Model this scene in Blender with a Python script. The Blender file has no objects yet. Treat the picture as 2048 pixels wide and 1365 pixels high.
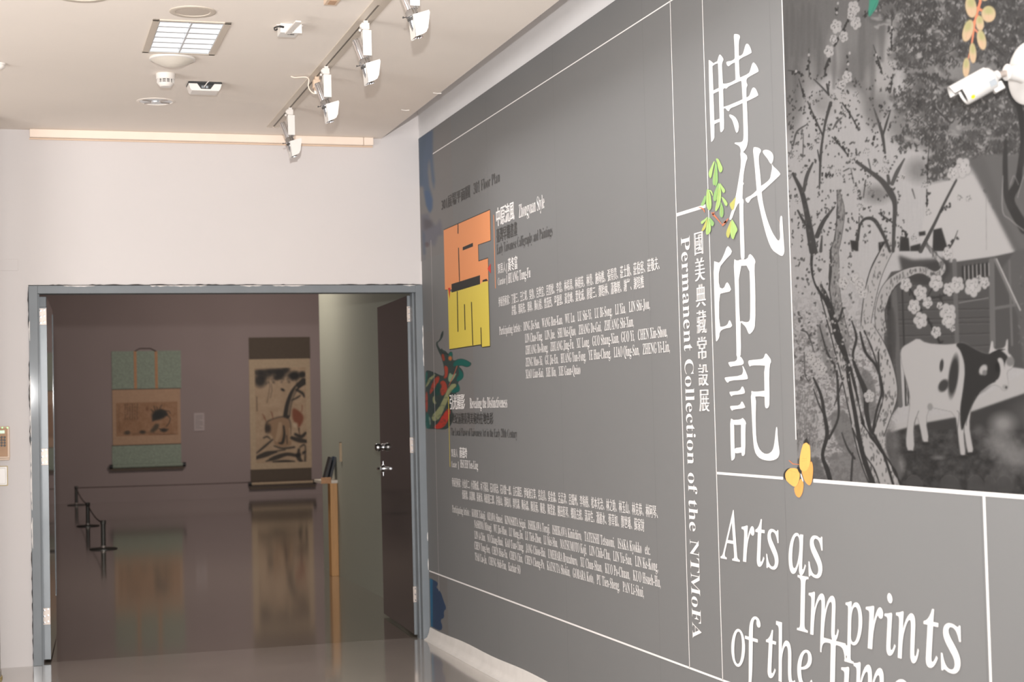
import bpy, bmesh, math, random
import numpy as np
from mathutils import Vector, Matrix
from mathutils.geometry import tessellate_polygon
random.seed(7)
RS = np.random.RandomState(11)
C = bpy.context.scene.collection
S = bpy.context.scene
PI = math.pi

# ------------------------------------------------------------------ camera
YAW, PITCH, ROLL, F = 0.29752752, 0.0406848, -0.02498742, 3213.60
CAM = np.array([-2.69795614, -10.9161246, 1.6])
CX, CY = 1024.0, 682.5
def cam_rows():
    cy, sy, cp, sp = math.cos(YAW), math.sin(YAW), math.cos(PITCH), math.sin(PITCH)
    f = np.array([sy*cp, cy*cp, sp]); r = np.array([cy, -sy, 0]); u = np.cross(r, f)
    c, s = math.cos(ROLL), math.sin(ROLL)
    return np.array([c*r + s*u, -(-s*r + c*u), f])
M = cam_rows()
cam_d = bpy.data.cameras.new('camera'); cam = bpy.data.objects.new('camera', cam_d); C.objects.link(cam)
rr, dd, ff = M
cam.matrix_world = Matrix(((rr[0], -dd[0], -ff[0], CAM[0]), (rr[1], -dd[1], -ff[1], CAM[1]), (rr[2], -dd[2], -ff[2], CAM[2]), (0, 0, 0, 1)))
cam_d.sensor_width = 36; cam_d.lens = F/2048*36; cam_d.clip_start = 0.05; cam_d.clip_end = 200
cam_d.dof.use_dof = True; cam_d.dof.focus_distance = 7.6; cam_d.dof.aperture_fstop = 4.2
S.camera = cam
# ------------------------------------------------------------------ world, lights, exposure
w = bpy.data.worlds.new('world'); S.world = w; w.use_nodes = True
bg = w.node_tree.nodes['Background']; bg.inputs[0].default_value = (1.0, 0.96, 0.94, 1); bg.inputs[1].default_value = 0.45
S.view_settings.view_transform = 'Standard'; S.view_settings.look = 'None'
S.view_settings.gamma = 1; S.view_settings.exposure = 0.0; S.view_settings.use_curve_mapping = False
def lamp(name, kind, loc, energy, color=(1, 1, 1), size=0.1, target=None, spot=None, blend=.6, sizey=None):
    d = bpy.data.lights.new(name, kind); d.energy = energy; d.color = color
    if kind == 'AREA':
        d.size = size
        if sizey: d.shape = 'RECTANGLE'; d.size_y = sizey
    else: d.shadow_soft_size = size
    if kind == 'SPOT': d.spot_size = spot; d.spot_blend = blend
    o = bpy.data.objects.new(name, d); C.objects.link(o); o.location = loc
    if target is not None:
        o.rotation_euler = (Vector(target) - Vector(loc)).to_track_quat('-Z', 'Y').to_euler()
    return o
lamp('camera_flash', 'SPOT', (-2.72, -10.9, 1.93), 2150, (1, .99, .98), .035, (-.9, 0, 2.4), math.radians(90), 1.0)
lamp('gallery_lamp', 'AREA', (1.5, 15.0, 3.9), 135, (1, .89, .83), 1.0, (1.4, 20, 1.9))
lamp('gallery_lamp', 'AREA', (-.8, 5.0, 3.85), 75, (1, .91, .82), 1.0, (-.6, 6.0, 0))
ww = lamp('wall_washer', 'AREA', (-.62, -5.3, 3.45), 24, (1, .985, .98), 7.2, (0, -5.3, 1.7), sizey=.10)
ww.data.spread = math.radians(96)
lamp('ceiling_fill', 'AREA', (-7.2, -6.0, 1.6), 285, (1, .985, .97), 3.0, (-6.2, -5.5, 3.5))  # fill light out of view, added to brighten the ceiling
lamp('ceiling_fill', 'AREA', (-3.4, -14.2, 1.6), 285, (1, .985, .97), 3.6, (-3.2, -12.0, 3.5))  # second added ceiling fill, behind the camera

# ------------------------------------------------------------------ helpers
def lin(c):
    c = np.asarray(c, float)/255.0
    return np.where(c <= .04045, c/12.92, ((c+.055)/1.055)**2.4)
def ray(x, y): return M.T @ np.array([(x-CX)/F, (y-CY)/F, 1.0])
def at(axis, val, x, y):
    r = ray(x, y); return CAM + r*((val-CAM[axis])/r[axis])
def project(P):
    v = (np.asarray(P)-CAM) @ M.T
    return v[..., 0]/v[..., 2]*F+CX, v[..., 1]/v[..., 2]*F+CY

def mat(name, col, rough=.6, metal=0., noise=0., nscale=8., bump=0., bscale=60., coat=0., emit=0., spec=.5, rvar=0., stretch=None):
    m = bpy.data.materials.new(name); m.use_nodes = True; nt = m.node_tree
    b = nt.nodes['Principled BSDF']; c = tuple(float(v) for v in lin(col))
    b.inputs['Base Color'].default_value = (*c, 1); b.inputs['Roughness'].default_value = rough
    b.inputs['Metallic'].default_value = metal; b.inputs['Specular IOR Level'].default_value = spec
    b.inputs['Coat Weight'].default_value = coat; b.inputs['Coat Roughness'].default_value = .08
    if emit:
        b.inputs['Emission Color'].default_value = (*c, 1); b.inputs['Emission Strength'].default_value = emit
    tc = nt.nodes.new('ShaderNodeTexCoord'); mp = nt.nodes.new('ShaderNodeMapping'); nt.links.new(tc.outputs['Object'], mp.inputs[0])
    if stretch: mp.inputs['Scale'].default_value = stretch
    n = nt.nodes.new('ShaderNodeTexNoise'); n.inputs['Scale'].default_value = nscale; n.inputs['Detail'].default_value = 5
    nt.links.new(mp.outputs[0], n.inputs['Vector'])
    if noise:
        r = nt.nodes.new('ShaderNodeValToRGB'); e = r.color_ramp.elements
        e[0].position = .3; e[1].position = .7
        e[0].color = (*[v*(1-noise) for v in c], 1); e[1].color = (*[min(1, v*(1+noise)) for v in c], 1)
        nt.links.new(n.outputs['Fac'], r.inputs[0]); nt.links.new(r.outputs[0], b.inputs['Base Color'])
    if rvar:
        mr = nt.nodes.new('ShaderNodeMapRange'); mr.inputs['To Min'].default_value = max(0, rough-rvar); mr.inputs['To Max'].default_value = rough+rvar
        nt.links.new(n.outputs['Fac'], mr.inputs['Value']); nt.links.new(mr.outputs[0], b.inputs['Roughness'])
    if bump:
        n2 = nt.nodes.new('ShaderNodeTexNoise'); n2.inputs['Scale'].default_value = bscale; n2.inputs['Detail'].default_value = 3
        nt.links.new(mp.outputs[0], n2.inputs['Vector'])
        bp = nt.nodes.new('ShaderNodeBump'); bp.inputs['Strength'].default_value = bump; bp.inputs['Distance'].default_value = .01
        nt.links.new(n2.outputs['Fac'], bp.inputs['Height']); nt.links.new(bp.outputs[0], b.inputs['Normal'])
    return m
def print_mat():
    m = bpy.data.materials.new('printed_ink'); m.use_nodes = True; nt = m.node_tree; b = nt.nodes['Principled BSDF']
    a = nt.nodes.new('ShaderNodeAttribute'); a.attribute_name = 'ink'
    nt.links.new(a.outputs['Color'], b.inputs['Base Color']); b.inputs['Roughness'].default_value = .6; b.inputs['Specular IOR Level'].default_value = .25
    return m

MT = {}
def getm(k): return MT[k]
def mesh_obj(name, verts, faces, m, parent=None, smooth=False):
    me = bpy.data.meshes.new(name); me.from_pydata([tuple(map(float, v)) for v in verts], [], faces); me.update()
    if m: me.materials.append(m)
    o = bpy.data.objects.new(name, me); C.objects.link(o)
    if smooth:
        for p in me.polygons: p.use_smooth = True
    if parent is not None: o.parent = parent
    return o
def wc(o, parent):
    """parent o to a thing while its mesh stays in world coordinates"""
    o.parent = parent
    if parent.type == 'EMPTY': o.matrix_parent_inverse = Matrix.Translation(-parent.location)
    return o
def bobj(name, bm, m, parent=None, smooth=None, bevel=0):
    me = bpy.data.meshes.new(name); bmesh.ops.recalc_face_normals(bm, faces=bm.faces[:]); bm.to_mesh(me); bm.free()
    if m: me.materials.append(m)
    o = bpy.data.objects.new(name, me); C.objects.link(o)
    if smooth is not None:
        me.shade_smooth() if smooth is True else me.shade_smooth()
        if smooth is not True: me.set_sharp_from_angle(angle=math.radians(smooth))
    if bevel:
        b = o.modifiers.new('bevel', 'BEVEL'); b.width = bevel; b.segments = 2; b.limit_method = 'ANGLE'
    if parent is not None: o.parent = parent
    return o
def box(bm, x0, x1, y0, y1, z0, z1, mtx=None):
    vs = [bm.verts.new((x, y, z)) for x in (x0, x1) for y in (y0, y1) for z in (z0, z1)]
    for f in ((0, 1, 3, 2), (4, 6, 7, 5), (0, 4, 5, 1), (2, 3, 7, 6), (0, 2, 6, 4), (1, 5, 7, 3)):
        bm.faces.new([vs[i] for i in f])
    if mtx is not None: bmesh.ops.transform(bm, matrix=mtx, verts=vs)
    return vs
def boxo(name, b, m, parent=None, bevel=0, mtx=None):
    bm = bmesh.new(); box(bm, *b, mtx=mtx); return bobj(name, bm, m, parent, bevel=bevel)
def lathe(bm, prof, n=32, mtx=None):
    rings = []
    for r, z in prof:
        if r < 1e-6: rings.append([bm.verts.new((0, 0, z))])
        else: rings.append([bm.verts.new((r*math.cos(2*PI*i/n), r*math.sin(2*PI*i/n), z)) for i in range(n)])
    for a, b in zip(rings, rings[1:]):
        for i in range(n):
            j = (i+1) % n
            if len(a) == 1 and len(b) == 1: break
            if len(a) == 1: bm.faces.new((a[0], b[i], b[j]))
            elif len(b) == 1: bm.faces.new((a[i], a[j], b[0]))
            else: bm.faces.new((a[i], a[j], b[j], b[i]))
    if mtx is not None: bmesh.ops.transform(bm, matrix=mtx, verts=[v for r in rings for v in r])
def latho(name, prof, m, parent=None, n=32, mtx=None, smooth=40):
    bm = bmesh.new(); lathe(bm, prof, n, mtx); return bobj(name, bm, m, parent, smooth=smooth)
def tube(bm, pts, r, n=8):
    pts = [Vector(p) for p in pts]; rings = []
    for i, p in enumerate(pts):
        d = (pts[min(i+1, len(pts)-1)]-pts[max(i-1, 0)]).normalized()
        a = d.cross(Vector((0, 0, 1))); a = a.normalized() if a.length > 1e-3 else Vector((1, 0, 0)); b = d.cross(a)
        q = r[i] if isinstance(r, (list, tuple)) else r
        rings.append([bm.verts.new(p+a*q*math.cos(2*PI*k/n)+b*q*math.sin(2*PI*k/n)) for k in range(n)])
    for A, B in zip(rings, rings[1:]):
        for k in range(n): bm.faces.new((A[k], A[(k+1) % n], B[(k+1) % n], B[k]))
    bm.faces.new(rings[0][::-1]); bm.faces.new(rings[-1])
def tubo(name, pts, r, m, parent=None, n=8):
    bm = bmesh.new(); tube(bm, pts, r, n); return bobj(name, bm, m, parent, smooth=50)
def prism(bm, poly, mtx, t):
    """poly of (x, z) pairs extruded by t along +y, then transformed."""
    a = [bm.verts.new((x, 0, z)) for x, z in poly]; b = [bm.verts.new((x, t, z)) for x, z in poly]
    bm.faces.new(a); bm.faces.new(b[::-1])
    for i in range(len(poly)):
        j = (i+1) % len(poly); bm.faces.new((a[j], a[i], b[i], b[j]))
    bmesh.ops.transform(bm, matrix=mtx, verts=a+b)
def thing(name, label, cat, loc=(0, 0, 0), group=None, rz=0):
    o = bpy.data.objects.new(name, None); C.objects.link(o); o.empty_display_size = .1
    o.location = loc; o.rotation_euler.z = rz
    return tag(o, label, cat, group)
def tag(o, label, cat, group=None):
    o['label'] = label; o['category'] = cat
    if group: o['group'] = group
    return o
def struct(o): o['kind'] = 'structure'; return o
T = Matrix.Translation
def RX(a): return Matrix.Rotation(a, 4, 'X')
def RY(a): return Matrix.Rotation(a, 4, 'Y')
def RZ(a): return Matrix.Rotation(a, 4, 'Z')

# ------------------------------------------------------------------ materials
MT.update(
    white=mat('white_wall_paint', (208, 202, 200), .75, noise=.012, nscale=1.5, bump=.03, bscale=40),
    white2=mat('white_panel_paint', (226, 224, 224), .8, noise=.01, bump=.02),
    ceil=mat('ceiling_paint', (240, 231, 222), .8, noise=.02, nscale=1.2, bump=.03, bscale=30),
    floor=mat('polished_floor', (172, 163, 155), .13, noise=.10, nscale=3, bump=.012, bscale=5, rvar=.05, spec=.9, coat=.8),
    gfloor=mat('gallery_floor', (126, 116, 106), .165, noise=.08, nscale=2, bump=.035, bscale=2.2, rvar=.04, spec=1.0, coat=1, stretch=(1, .25, 1)),
    purple=mat('purple_wall_paint', (154, 138, 134), .8, noise=.03, nscale=1),
    green=mat('grey_green_wall_paint', (158, 158, 145), .7, noise=.03, nscale=1),
    dark=mat('dark_ceiling_paint', (60, 55, 53), .9),
    frame=mat('grey_enamel_metal', (112, 117, 121), .52, .0, noise=.05, nscale=6, bump=.06, bscale=14, coat=.06),
    edge=mat('grey_enamel_edge', (108, 113, 117), .36, .1, noise=.04, nscale=6, bump=.10, bscale=9, coat=.3),
    leaf=mat('dark_enamel_metal', (84, 80, 78), .08, .2, noise=.03, nscale=5, bump=.004, bscale=4, coat=1),
    steel=mat('satin_steel', (176, 164, 156), .45, .55),
    chrome=mat('chrome', (190, 190, 192), .12, 1),
    black=mat('black_plastic', (30, 30, 31), .45),
    darkg=mat('dark_grey_plastic', (72, 70, 68), .5),
    plas=mat('white_plastic', (224, 218, 212), .35, noise=.01),
    camw=mat('camera_white', (186, 183, 180), .45, noise=.01),
    enam=mat('white_enamel', (226, 222, 217), .4, noise=.01),
    beige=mat('beige_plastic', (216, 190, 166), .45, noise=.03),
    cream=mat('cream_trunking', (240, 222, 206), .5, noise=.02),
    track=mat('track_metal', (206, 194, 180), .45, .1),
    slot=mat('track_slot', (120, 112, 104), .6),
    opal=mat('opal_diffuser', (222, 214, 202), .4),
    frost=mat('frosted_disc', (196, 184, 172), .5),
    louv=mat('louvre_aluminium', (206, 209, 212), .3, .6),
    tubem=mat('lamp_tube', (250, 252, 255), .4, emit=.5),
    cove=mat('white_cove_skirting', (224, 219, 214), .5, noise=.05, nscale=9, bump=.15, bscale=9),
    gap=mat('dark_joint', (38, 34, 32), .9),
    flake=mat('white_filler', (226, 220, 216), .8),
    col=mat('column_paint', (190, 184, 178), .7),
    silk=mat('green_silk', (146, 156, 140), .8, noise=.16, nscale=40),
    gold=mat('gold_silk', (186, 140, 104), .8, noise=.08, nscale=30),
    tan=mat('tan_silk', (184, 150, 122), .8, noise=.05, nscale=20),
    pale=mat('pale_silk', (186, 164, 136), .8, noise=.06, nscale=20),
    brown=mat('brown_silk', (92, 80, 68), .8, noise=.05, nscale=20),
    wood=mat('orange_wood', (196, 146, 92), .5, noise=.08, nscale=6, stretch=(8, 8, 1)),
    booka=mat('navy_booklet', (50, 62, 76), .5), bookb=mat('charcoal_booklet', (50, 46, 46), .5), bookc=mat('orange_cover', (190, 92, 58), .5),
    post=mat('barrier_metal', (84, 82, 78), .4, .5), rope=mat('barrier_cord', (78, 62, 56), .8),
    lbl=mat('grey_card', (180, 165, 162), .7),
    led=mat('green_led', (150, 240, 150), .4, emit=1.0), lcd=mat('green_lcd', (150, 190, 140), .3, emit=.15),
    yel=mat('yellow_dot', (240, 205, 40), .5), greyp=mat('grey_label', (150, 154, 158), .4),
    amber=mat('amber_trim', (205, 182, 120), .5),
)
INK = print_mat()

# ------------------------------------------------------------------ room shell
CZ = 3.49
struct(boxo('wall_right', (0, .2, -12.2, .15, 0, 4.2), MT['white2']))
def end_wall():
    o = struct(boxo('wall_front', (-9, -2.64, 0, .15, 0, 4.2), MT['white']))
    return o
end_wall()
struct(boxo('wall_front_header', (-2.64, 0, 0, .15, 2.47, 4.2), MT['white']))
LX, LY, LW, LH = -1.886, -2.81, .153, .338      # opening for the recessed louvred light
bm = bmesh.new()
for b_ in ((-9, LX-LW, -12.2, 0), (LX+LW, -.27, -12.2, 0), (LX-LW, LX+LW, -12.2, LY-LH), (LX-LW, LX+LW, LY+LH, 0)): box(bm, *b_, CZ, CZ+.12)
struct(bobj('ceiling', bm, MT['ceil']))
struct(boxo('ceiling_upper', (-.9, .2, -12.2, .15, 4.2, 4.25), MT['ceil']))
bm = bmesh.new(); box(bm, -9, .2, -12.2, .118, -.08, 0); struct(bobj('floor', bm, MT['floor']))
bm = bmesh.new(); box(bm, -4.2, 6.2, .118, 20.3, -.08, 0); struct(bobj('floor_gallery', bm, MT['gfloor']))
struct(boxo('wall_back', (-4.2, 6.2, 20.1, 20.3, 0, 4.1), MT['purple']))
struct(boxo('wall_gallery_left', (-4.2, -4.0, .15, 20.1, 0, 4.1), MT['purple']))
struct(boxo('wall_gallery_right', (6.0, 6.2, .15, 20.1, 0, 4.1), MT['purple']))
struct(boxo('wall_gallery_near', (.2, 6.2, .13, .15, 0, 4.1), MT['purple']))
struct(boxo('ceiling_gallery', (-4.2, 6.2, .15, 20.3, 4.1, 4.2), MT['dark']))
struct(boxo('wall_partition', (.235, .42, .16, 5.36, 0, 4.1), MT['green']))
# cove skirting along the right wall, its top edge slightly wavy
vs, fs = [], []
n = 60
for i in range(n+1):
    y = -.03-12.1*(i/n)**1.3
    h = .085+.03*min(1, -y/2.6)+.004*math.sin(y*5)
    for x, z in ((-.05, .0), (-.05, .006), (-.028, .018), (-.014, .05), (-.009, h-.006), (-.005, h), (0, h)):
        vs.append((x, y, z))
for i in range(n):
    for k in range(6):
        a = i*7+k; fs.append((a, a+1, a+8, a+7))
struct(mesh_obj('baseboard_right', vs, fs, MT['cove'], smooth=True))
# column at far left
c = struct(latho('trim_2', [(0.205, 0), (.205, .05), (.2, .055), (.2, CZ), (0, CZ)], MT['col'], n=48)); c.location = (-3.036, -.42, 0)
c2 = latho('base_ring', [(.212, 0), (.212, .014), (.2, .016)], MT['amber'], c, n=48)

# ------------------------------------------------------------------ door frame and leaves
fr = struct(boxo('trim_3', (-2.64, -2.583, -.012, .12, 0, 2.465), MT['frame'], bevel=.002))
boxo('jamb_right', (-.05, 0.0, -.012, .12, 0, 2.465), MT['frame'], fr, bevel=.002)
boxo('lintel', (-2.583, -.05, -.012, .12, 2.413, 2.465), MT['frame'], fr, bevel=.002)
boxo('door_stop', (-2.583, -2.572, .05, .12, 0, 2.413), MT['frame'], fr)
boxo('door_stop', (-.061, -.05, .05, .12, 0, 2.413), MT['frame'], fr)
# torn, dark joints and filler round the frame
def ragged(name, m, pts, wd, parent, seed, keep):
    r = random.Random(seed); bm = bmesh.new()
    (x0, z0), (x1, z1) = pts; L = math.hypot(x1-x0, z1-z0); t = 0
    dx, dz = (x1-x0)/L, (z1-z0)/L; nx, nz = -dz, dx
    while t < L:
        l = r.uniform(.02, .22); e = min(L, t+l)
        if r.random() < keep:
            k = max(3, int((e-t)/.02)); up, lo = [], []
            for i in range(k+1):
                s = t+(e-t)*i/k; q = wd*r.uniform(.25, 1)*(math.sin(PI*i/k)**.4 if 0 < i < k else .1)
                up.append((x0+dx*s+nx*q, z0+dz*s+nz*q)); lo.append((x0+dx*s-nx*wd*.15, z0+dz*s-nz*wd*.15))
            prism(bm, lo+up[::-1], T((0, -.0145, 0)), .0025)
        t = e
    o = bobj(name, bm, m, parent); o['kind'] = 'stuff'; return o
ragged('torn_joint', MT['gap'], ((-2.638, .03), (-2.641, 2.46)), .0065, fr, 3, .6)
ragged('filler', MT['flake'], ((-2.632, .03), (-2.636, 2.46)), .009, fr, 5, .35)
ragged('torn_joint', MT['gap'], ((-2.62, 2.468), (0, 2.468)), .006, fr, 8, .55)
ragged('filler', MT['flake'], ((-2.6, 2.463), (-.02, 2.463)), -.008, fr, 9, .35)
ragged('filler', MT['flake'], ((-.003, .1), (-.003, 2.3)), .006, fr, 19, .16)

def hinge(parent, x, y, z, flip=1):
    """two leaves of a butt hinge and its pin; parent is the door leaf"""
    h = boxo('hinge', (x-.026, x+.026, y-.004, y, z-.055, z+.055), MT['steel'], parent, bevel=.0015)
    tubo('hinge_pin', [(x+flip*.034, y-.004, z-.06), (x+flip*.034, y-.004, z+.06)], .008, MT['steel'], h, 10)
    for dz in (-.04, 0, .04):
        for dx in (-.012, .012):
            latho('screw', [(0, -.0002), (.0065, -.0002), (.0055, .002), (0, .0025)], MT['chrome'], h, 10, T((x+dx, y-.004, z+dz+(.006 if dx > 0 else 0))) @ RX(PI/2))
    return h
def door(name, x_in, ang, flip):
    """leaf standing open into the gallery, hinged just behind the frame."""
    t = struct(bpy.data.objects.new(name, None)); C.objects.link(t); t.location = (x_in, .13, 0); t.rotation_euler.z = ang
    boxo('leaf', (-.026, .026, 0, 1.26, .018, 2.40), MT['leaf'], t, bevel=.002)
    boxo('edge_channel', (-.0265, .0265, -.003, .012, .018, 2.40), MT['edge'], t, bevel=.001)
    for z in (.30, 1.345, 2.27): hinge(t, -.004 if flip > 0 else .0, -.003, z, flip)
    return t
dr = door('door_2', -.052, math.radians(-2.6), 1)
# lock knob and lever on the face turned to the opening
k = latho('knob', [(0, 0), (.027, 0), (.027, .006), (.014, .009), (.022, .014), (.031, .026), (.033, .038), (.029, .050), (.018, .059), (0, .062)], MT['chrome'], dr, 32, T((-.026, 1.15, 1.31)) @ RY(-PI/2))
r_ = latho('handle_rose', [(0, 0), (.030, 0), (.030, .009), (.012, .012), (.012, .045), (0, .045)], MT['chrome'], dr, 28, T((-.026, 1.15, 1.145)) @ RY(-PI/2))
tubo('lever', [(-.064, 1.155, 1.145), (-.068, 1.13, 1.145), (-.068, 1.05, 1.147), (-.064, 1.03, 1.147)], [.011, .011, .009, .008], MT['chrome'], r_, 12)
boxo('lock_plate', (-.0275, -.026, 1.14, 1.24, 1.09, 1.2), MT['chrome'], dr)
dl = door('door_1', -2.552, math.radians(-2.8), -1)
boxo('edge_trim', (.024, .030, 1.235, 1.262, .3, 2.36), MT['frame'], dl)
boxo('closer_shoe', (-.02, .026, -.045, 0, 2.33, 2.40), MT['frame'], dl, bevel=.003)

# ================================================================== printed wall graphic
GREY = (118, 118, 118)          # vinyl grey (its own colour)
MT['vinyl'] = mat('grey_vinyl', GREY, .62, noise=.02, nscale=.8, spec=.3)
MT['ink_white'] = mat('white_ink', (240, 236, 234), .6, spec=.3)
MT['ink_dark'] = mat('dark_ink', (70, 68, 66), .6, spec=.3)
MT['ink_list'] = mat('pale_ink', (226, 222, 220), .6, spec=.3)
MT['ink_faint'] = mat('faint_ink', (166, 160, 158), .6, spec=.3)
WG = thing('wall_graphic', 'grey printed vinyl mural with white lettering and ink painting covering the right wall', 'mural', (0, -5, .1))
def wpoly(polys, off, m, name, parent, flat=True):
    """polygons given as (y, z) on the right wall, lifted off it by off metres, as one thin mesh"""
    vs, fs = [], []
    for k, p in enumerate(polys):
        b = len(vs); x = -off-k*.00004
        vs += [(x, y, z) for y, z in p]
        for t in tessellate_polygon([[Vector((y, z, 0)) for y, z in p]]): fs.append(tuple(b+i for i in t))
    return wc(mesh_obj(name, vs, fs, m), parent)
def rw(x, y):
    p = at(0, 0, x, y); return (float(p[1]), float(p[2]))
def smooth_poly(p, it=2):
    for _ in range(it):
        q = []
        for i in range(len(p)):
            a, b = p[i], p[(i+1) % len(p)]
            q += [(a[0]*.75+b[0]*.25, a[1]*.75+b[1]*.25), (a[0]*.25+b[0]*.75, a[1]*.25+b[1]*.75)]
        p = q
    return p
def crop(ox, oy, s, pts): return [(ox+x/s, oy+y/s) for x, y in pts]
def wline(y0, z0, y1, z1, wd, m, name='ruled_line', off=.0022):
    L = math.hypot(y1-y0, z1-z0); ny, nz = -(z1-z0)/L*wd/2, (y1-y0)/L*wd/2
    return wpoly([[(y0+ny, z0+nz), (y1+ny, z1+nz), (y1-ny, z1-nz), (y0-ny, z0-nz)]], off, m, name, WG)
GT = 3.497                       # top of the vinyl
wc(boxo('vinyl_sheet', (-.0012, -.0002, -12.1, -.012, .07, GT), MT['vinyl']), WG)

MT['seam'] = mat('vinyl_seam', (100, 100, 100), .6)
for dy in (1.27, 0, -1.27, -2.54, -3.81):
    wline(rw(1110, 300)[0]+dy, .08, rw(1110, 300)[0]+dy, GT, .0025, MT['seam'], 'vinyl_seam', off=.00135)
# ---- ruled lines
V1, V2, V3, V4 = rw(1360, 650)[0], rw(1426, 682)[0], rw(1579, 440)[0], rw(1976, 1178)[0]
wline(-.40, 3.327, -12, 3.327, .006, MT['ink_white'])
wline(-.03, .474, -12, .474, .009, MT['ink_white'])
wline(V1, 3.327, V1, .474, .006, MT['ink_white'])
wline(V2, 3.327, V2, .474, .006, MT['ink_white'])
wline(V3, 3.327, V3, rw(1594, 880)[1], .006, MT['ink_white'])
wline(V4, 1.307, V4, .474, .012, MT['ink_white'])
b0, b1 = rw(1567, 957)[0], rw(1628, 961)[0]
wline(V2, 1.309, b0, 1.309, .010, MT['ink_white'])
wline(b1, 1.309, -12, 1.309, .012, MT['ink_white'], off=.0026)
p, q = rw(1355, 430), rw(1412, 412)
wline(V1, (p[1]+q[1])/2, q[0], (p[1]+q[1])/2, .014, MT['ink_white'])
yf = rw(866, 640)[0]
wline(yf, 2.75, yf, .36, .010, MT['ink_faint'], off=.0018)

# ---- lettering
def bold(t):
    return ''.join(chr(0x1D400+ord(c)-65) if 'A' <= c <= 'Z' else chr(0x1D41A+ord(c)-97) if 'a' <= c <= 'z' else chr(0x1D7CE+ord(c)-48) if '0' <= c <= '9' else c for c in t)
def ital(t):
    return ''.join('\u210e' if c == 'h' else chr(0x1D434+ord(c)-65) if 'A' <= c <= 'Z' else chr(0x1D44E+ord(c)-97) if 'a' <= c <= 'z' else c for c in t)
def glyphs(t, off=0., res=3):
    """outline text turned into a flat mesh: (verts 2D, faces)"""
    c = bpy.data.curves.new('t', 'FONT'); c.body = t; c.offset = off; c.resolution_u = res
    o = bpy.data.objects.new('t', c); C.objects.link(o)
    me = bpy.data.meshes.new_from_object(o.evaluated_get(bpy.context.evaluated_depsgraph_get()))
    n = len(me.vertices); co = np.empty(n*3); me.vertices.foreach_get('co', co)
    fs = [tuple(p.vertices) for p in me.polygons]
    bpy.data.objects.remove(o); bpy.data.curves.remove(c); bpy.data.meshes.remove(me)
    return co.reshape(-1, 3)[:, :2].copy(), fs
_ref = {}
def em(kind):
    if kind not in _ref:
        v, _ = glyphs({'b': bold('H'), 'i': ital('I'), 'c': '國'}[kind]); _ref[kind] = (v[:, 1].min(), v[:, 1].max())
    return _ref[kind]
def wtext(t, kind, L, R, h, m, off=0., zshift=0., z=None, fat=0.):
    """one printed line: kind b (bold serif), c (Chinese), from pixel L to pixel R along its baseline, cap height h metres"""
    v, f = glyphs(bold(t) if kind == 'b' else t, off, 3 if kind == 'b' else 2)
    lo, hi = em(kind); (yl, zl), (yr, zr) = rw(*L), rw(*R); z0 = (zl+zr)/2 if z is None else z
    x0, x1 = v[:, 0].min(), v[:, 0].max(); s = h/(hi-lo)
    P = [(-.003, yl+(a-x0)/(x1-x0)*(yr-yl), z0+(b-(lo if kind == 'c' else 0))*s+zshift) for a, b in v]
    if fat:
        n = len(P); P = P + [(x-.0001, y-fat, zz) for x, y, zz in P]; f = f + [tuple(i+n for i in q) for q in f]
    o = wc(mesh_obj('lettering', P, f, m), WG); o['kind'] = 'stuff'
    return o
W_, D_, L_ = MT['ink_white'], MT['ink_dark'], MT['ink_list']
# heading and first section
wtext('301展場平面圖', 'c', (884, 421), (940, 397), .078, D_, fat=.006)
wtext('301 Floor Plan', 'b', (948, 389), (1000.5, 364), .066, D_, -.012)
wtext('中原流風', 'c', (993.5, 453), (1029, 441.5), .105, W_, fat=.012)
wtext('Zhongyuan Style', 'b', (1039, 436), (1090, 416.5), .075, W_, -.006)
wtext('臺灣早期書畫', 'c', (994, 486), (1035, 471.5), .078, D_, fat=.004)
wtext('Early Taiwanese Calligraphy and Paintings', 'b', (994.5, 508), (1106, 472.5), .058, D_, -.012)
wtext('策展人', 'c', (996.6, 548.5), (1012.5, 544.8), .058, L_)
wtext('|', 'c', (1014, 545), (1014.9, 544.8), .060, L_, -.01)
wtext('黃冬富', 'c', (1017, 543.4), (1035.5, 538.5), .072, W_, fat=.006)
wtext('Curator', 'b', (997, 571), (1012, 567.2), .042, L_, -.004)
wtext('|', 'c', (1014.4, 567), (1015.3, 566.8), .055, L_, -.01)
wtext('HUANG Tung-Fu', 'b', (1017.5, 566.6), (1062, 555), .056, W_, -.004)
wtext('參展藝術家：丁捷三、王仁堪、吳魯、呂世宜、呂璧松、李霞、林希周、林朝英、林覺、施梅樵、張得貴、莊士勳、莊伯容、莊敬夫、', 'c', (998.2, 614.5), (1320, 539.5), .056, L_, -.008, fat=.003)
wtext('許龍、郭尚先、郭彝、陳心授、曾茂西、辜捷恩、黃雲峰、葉化成、廖慶三、鄭貽林、蕭聯魁、謝彬、謝琯樵', 'c', (1024.5, 630.5), (1289, 577.3), .056, L_, -.008, fat=.003)
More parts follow.
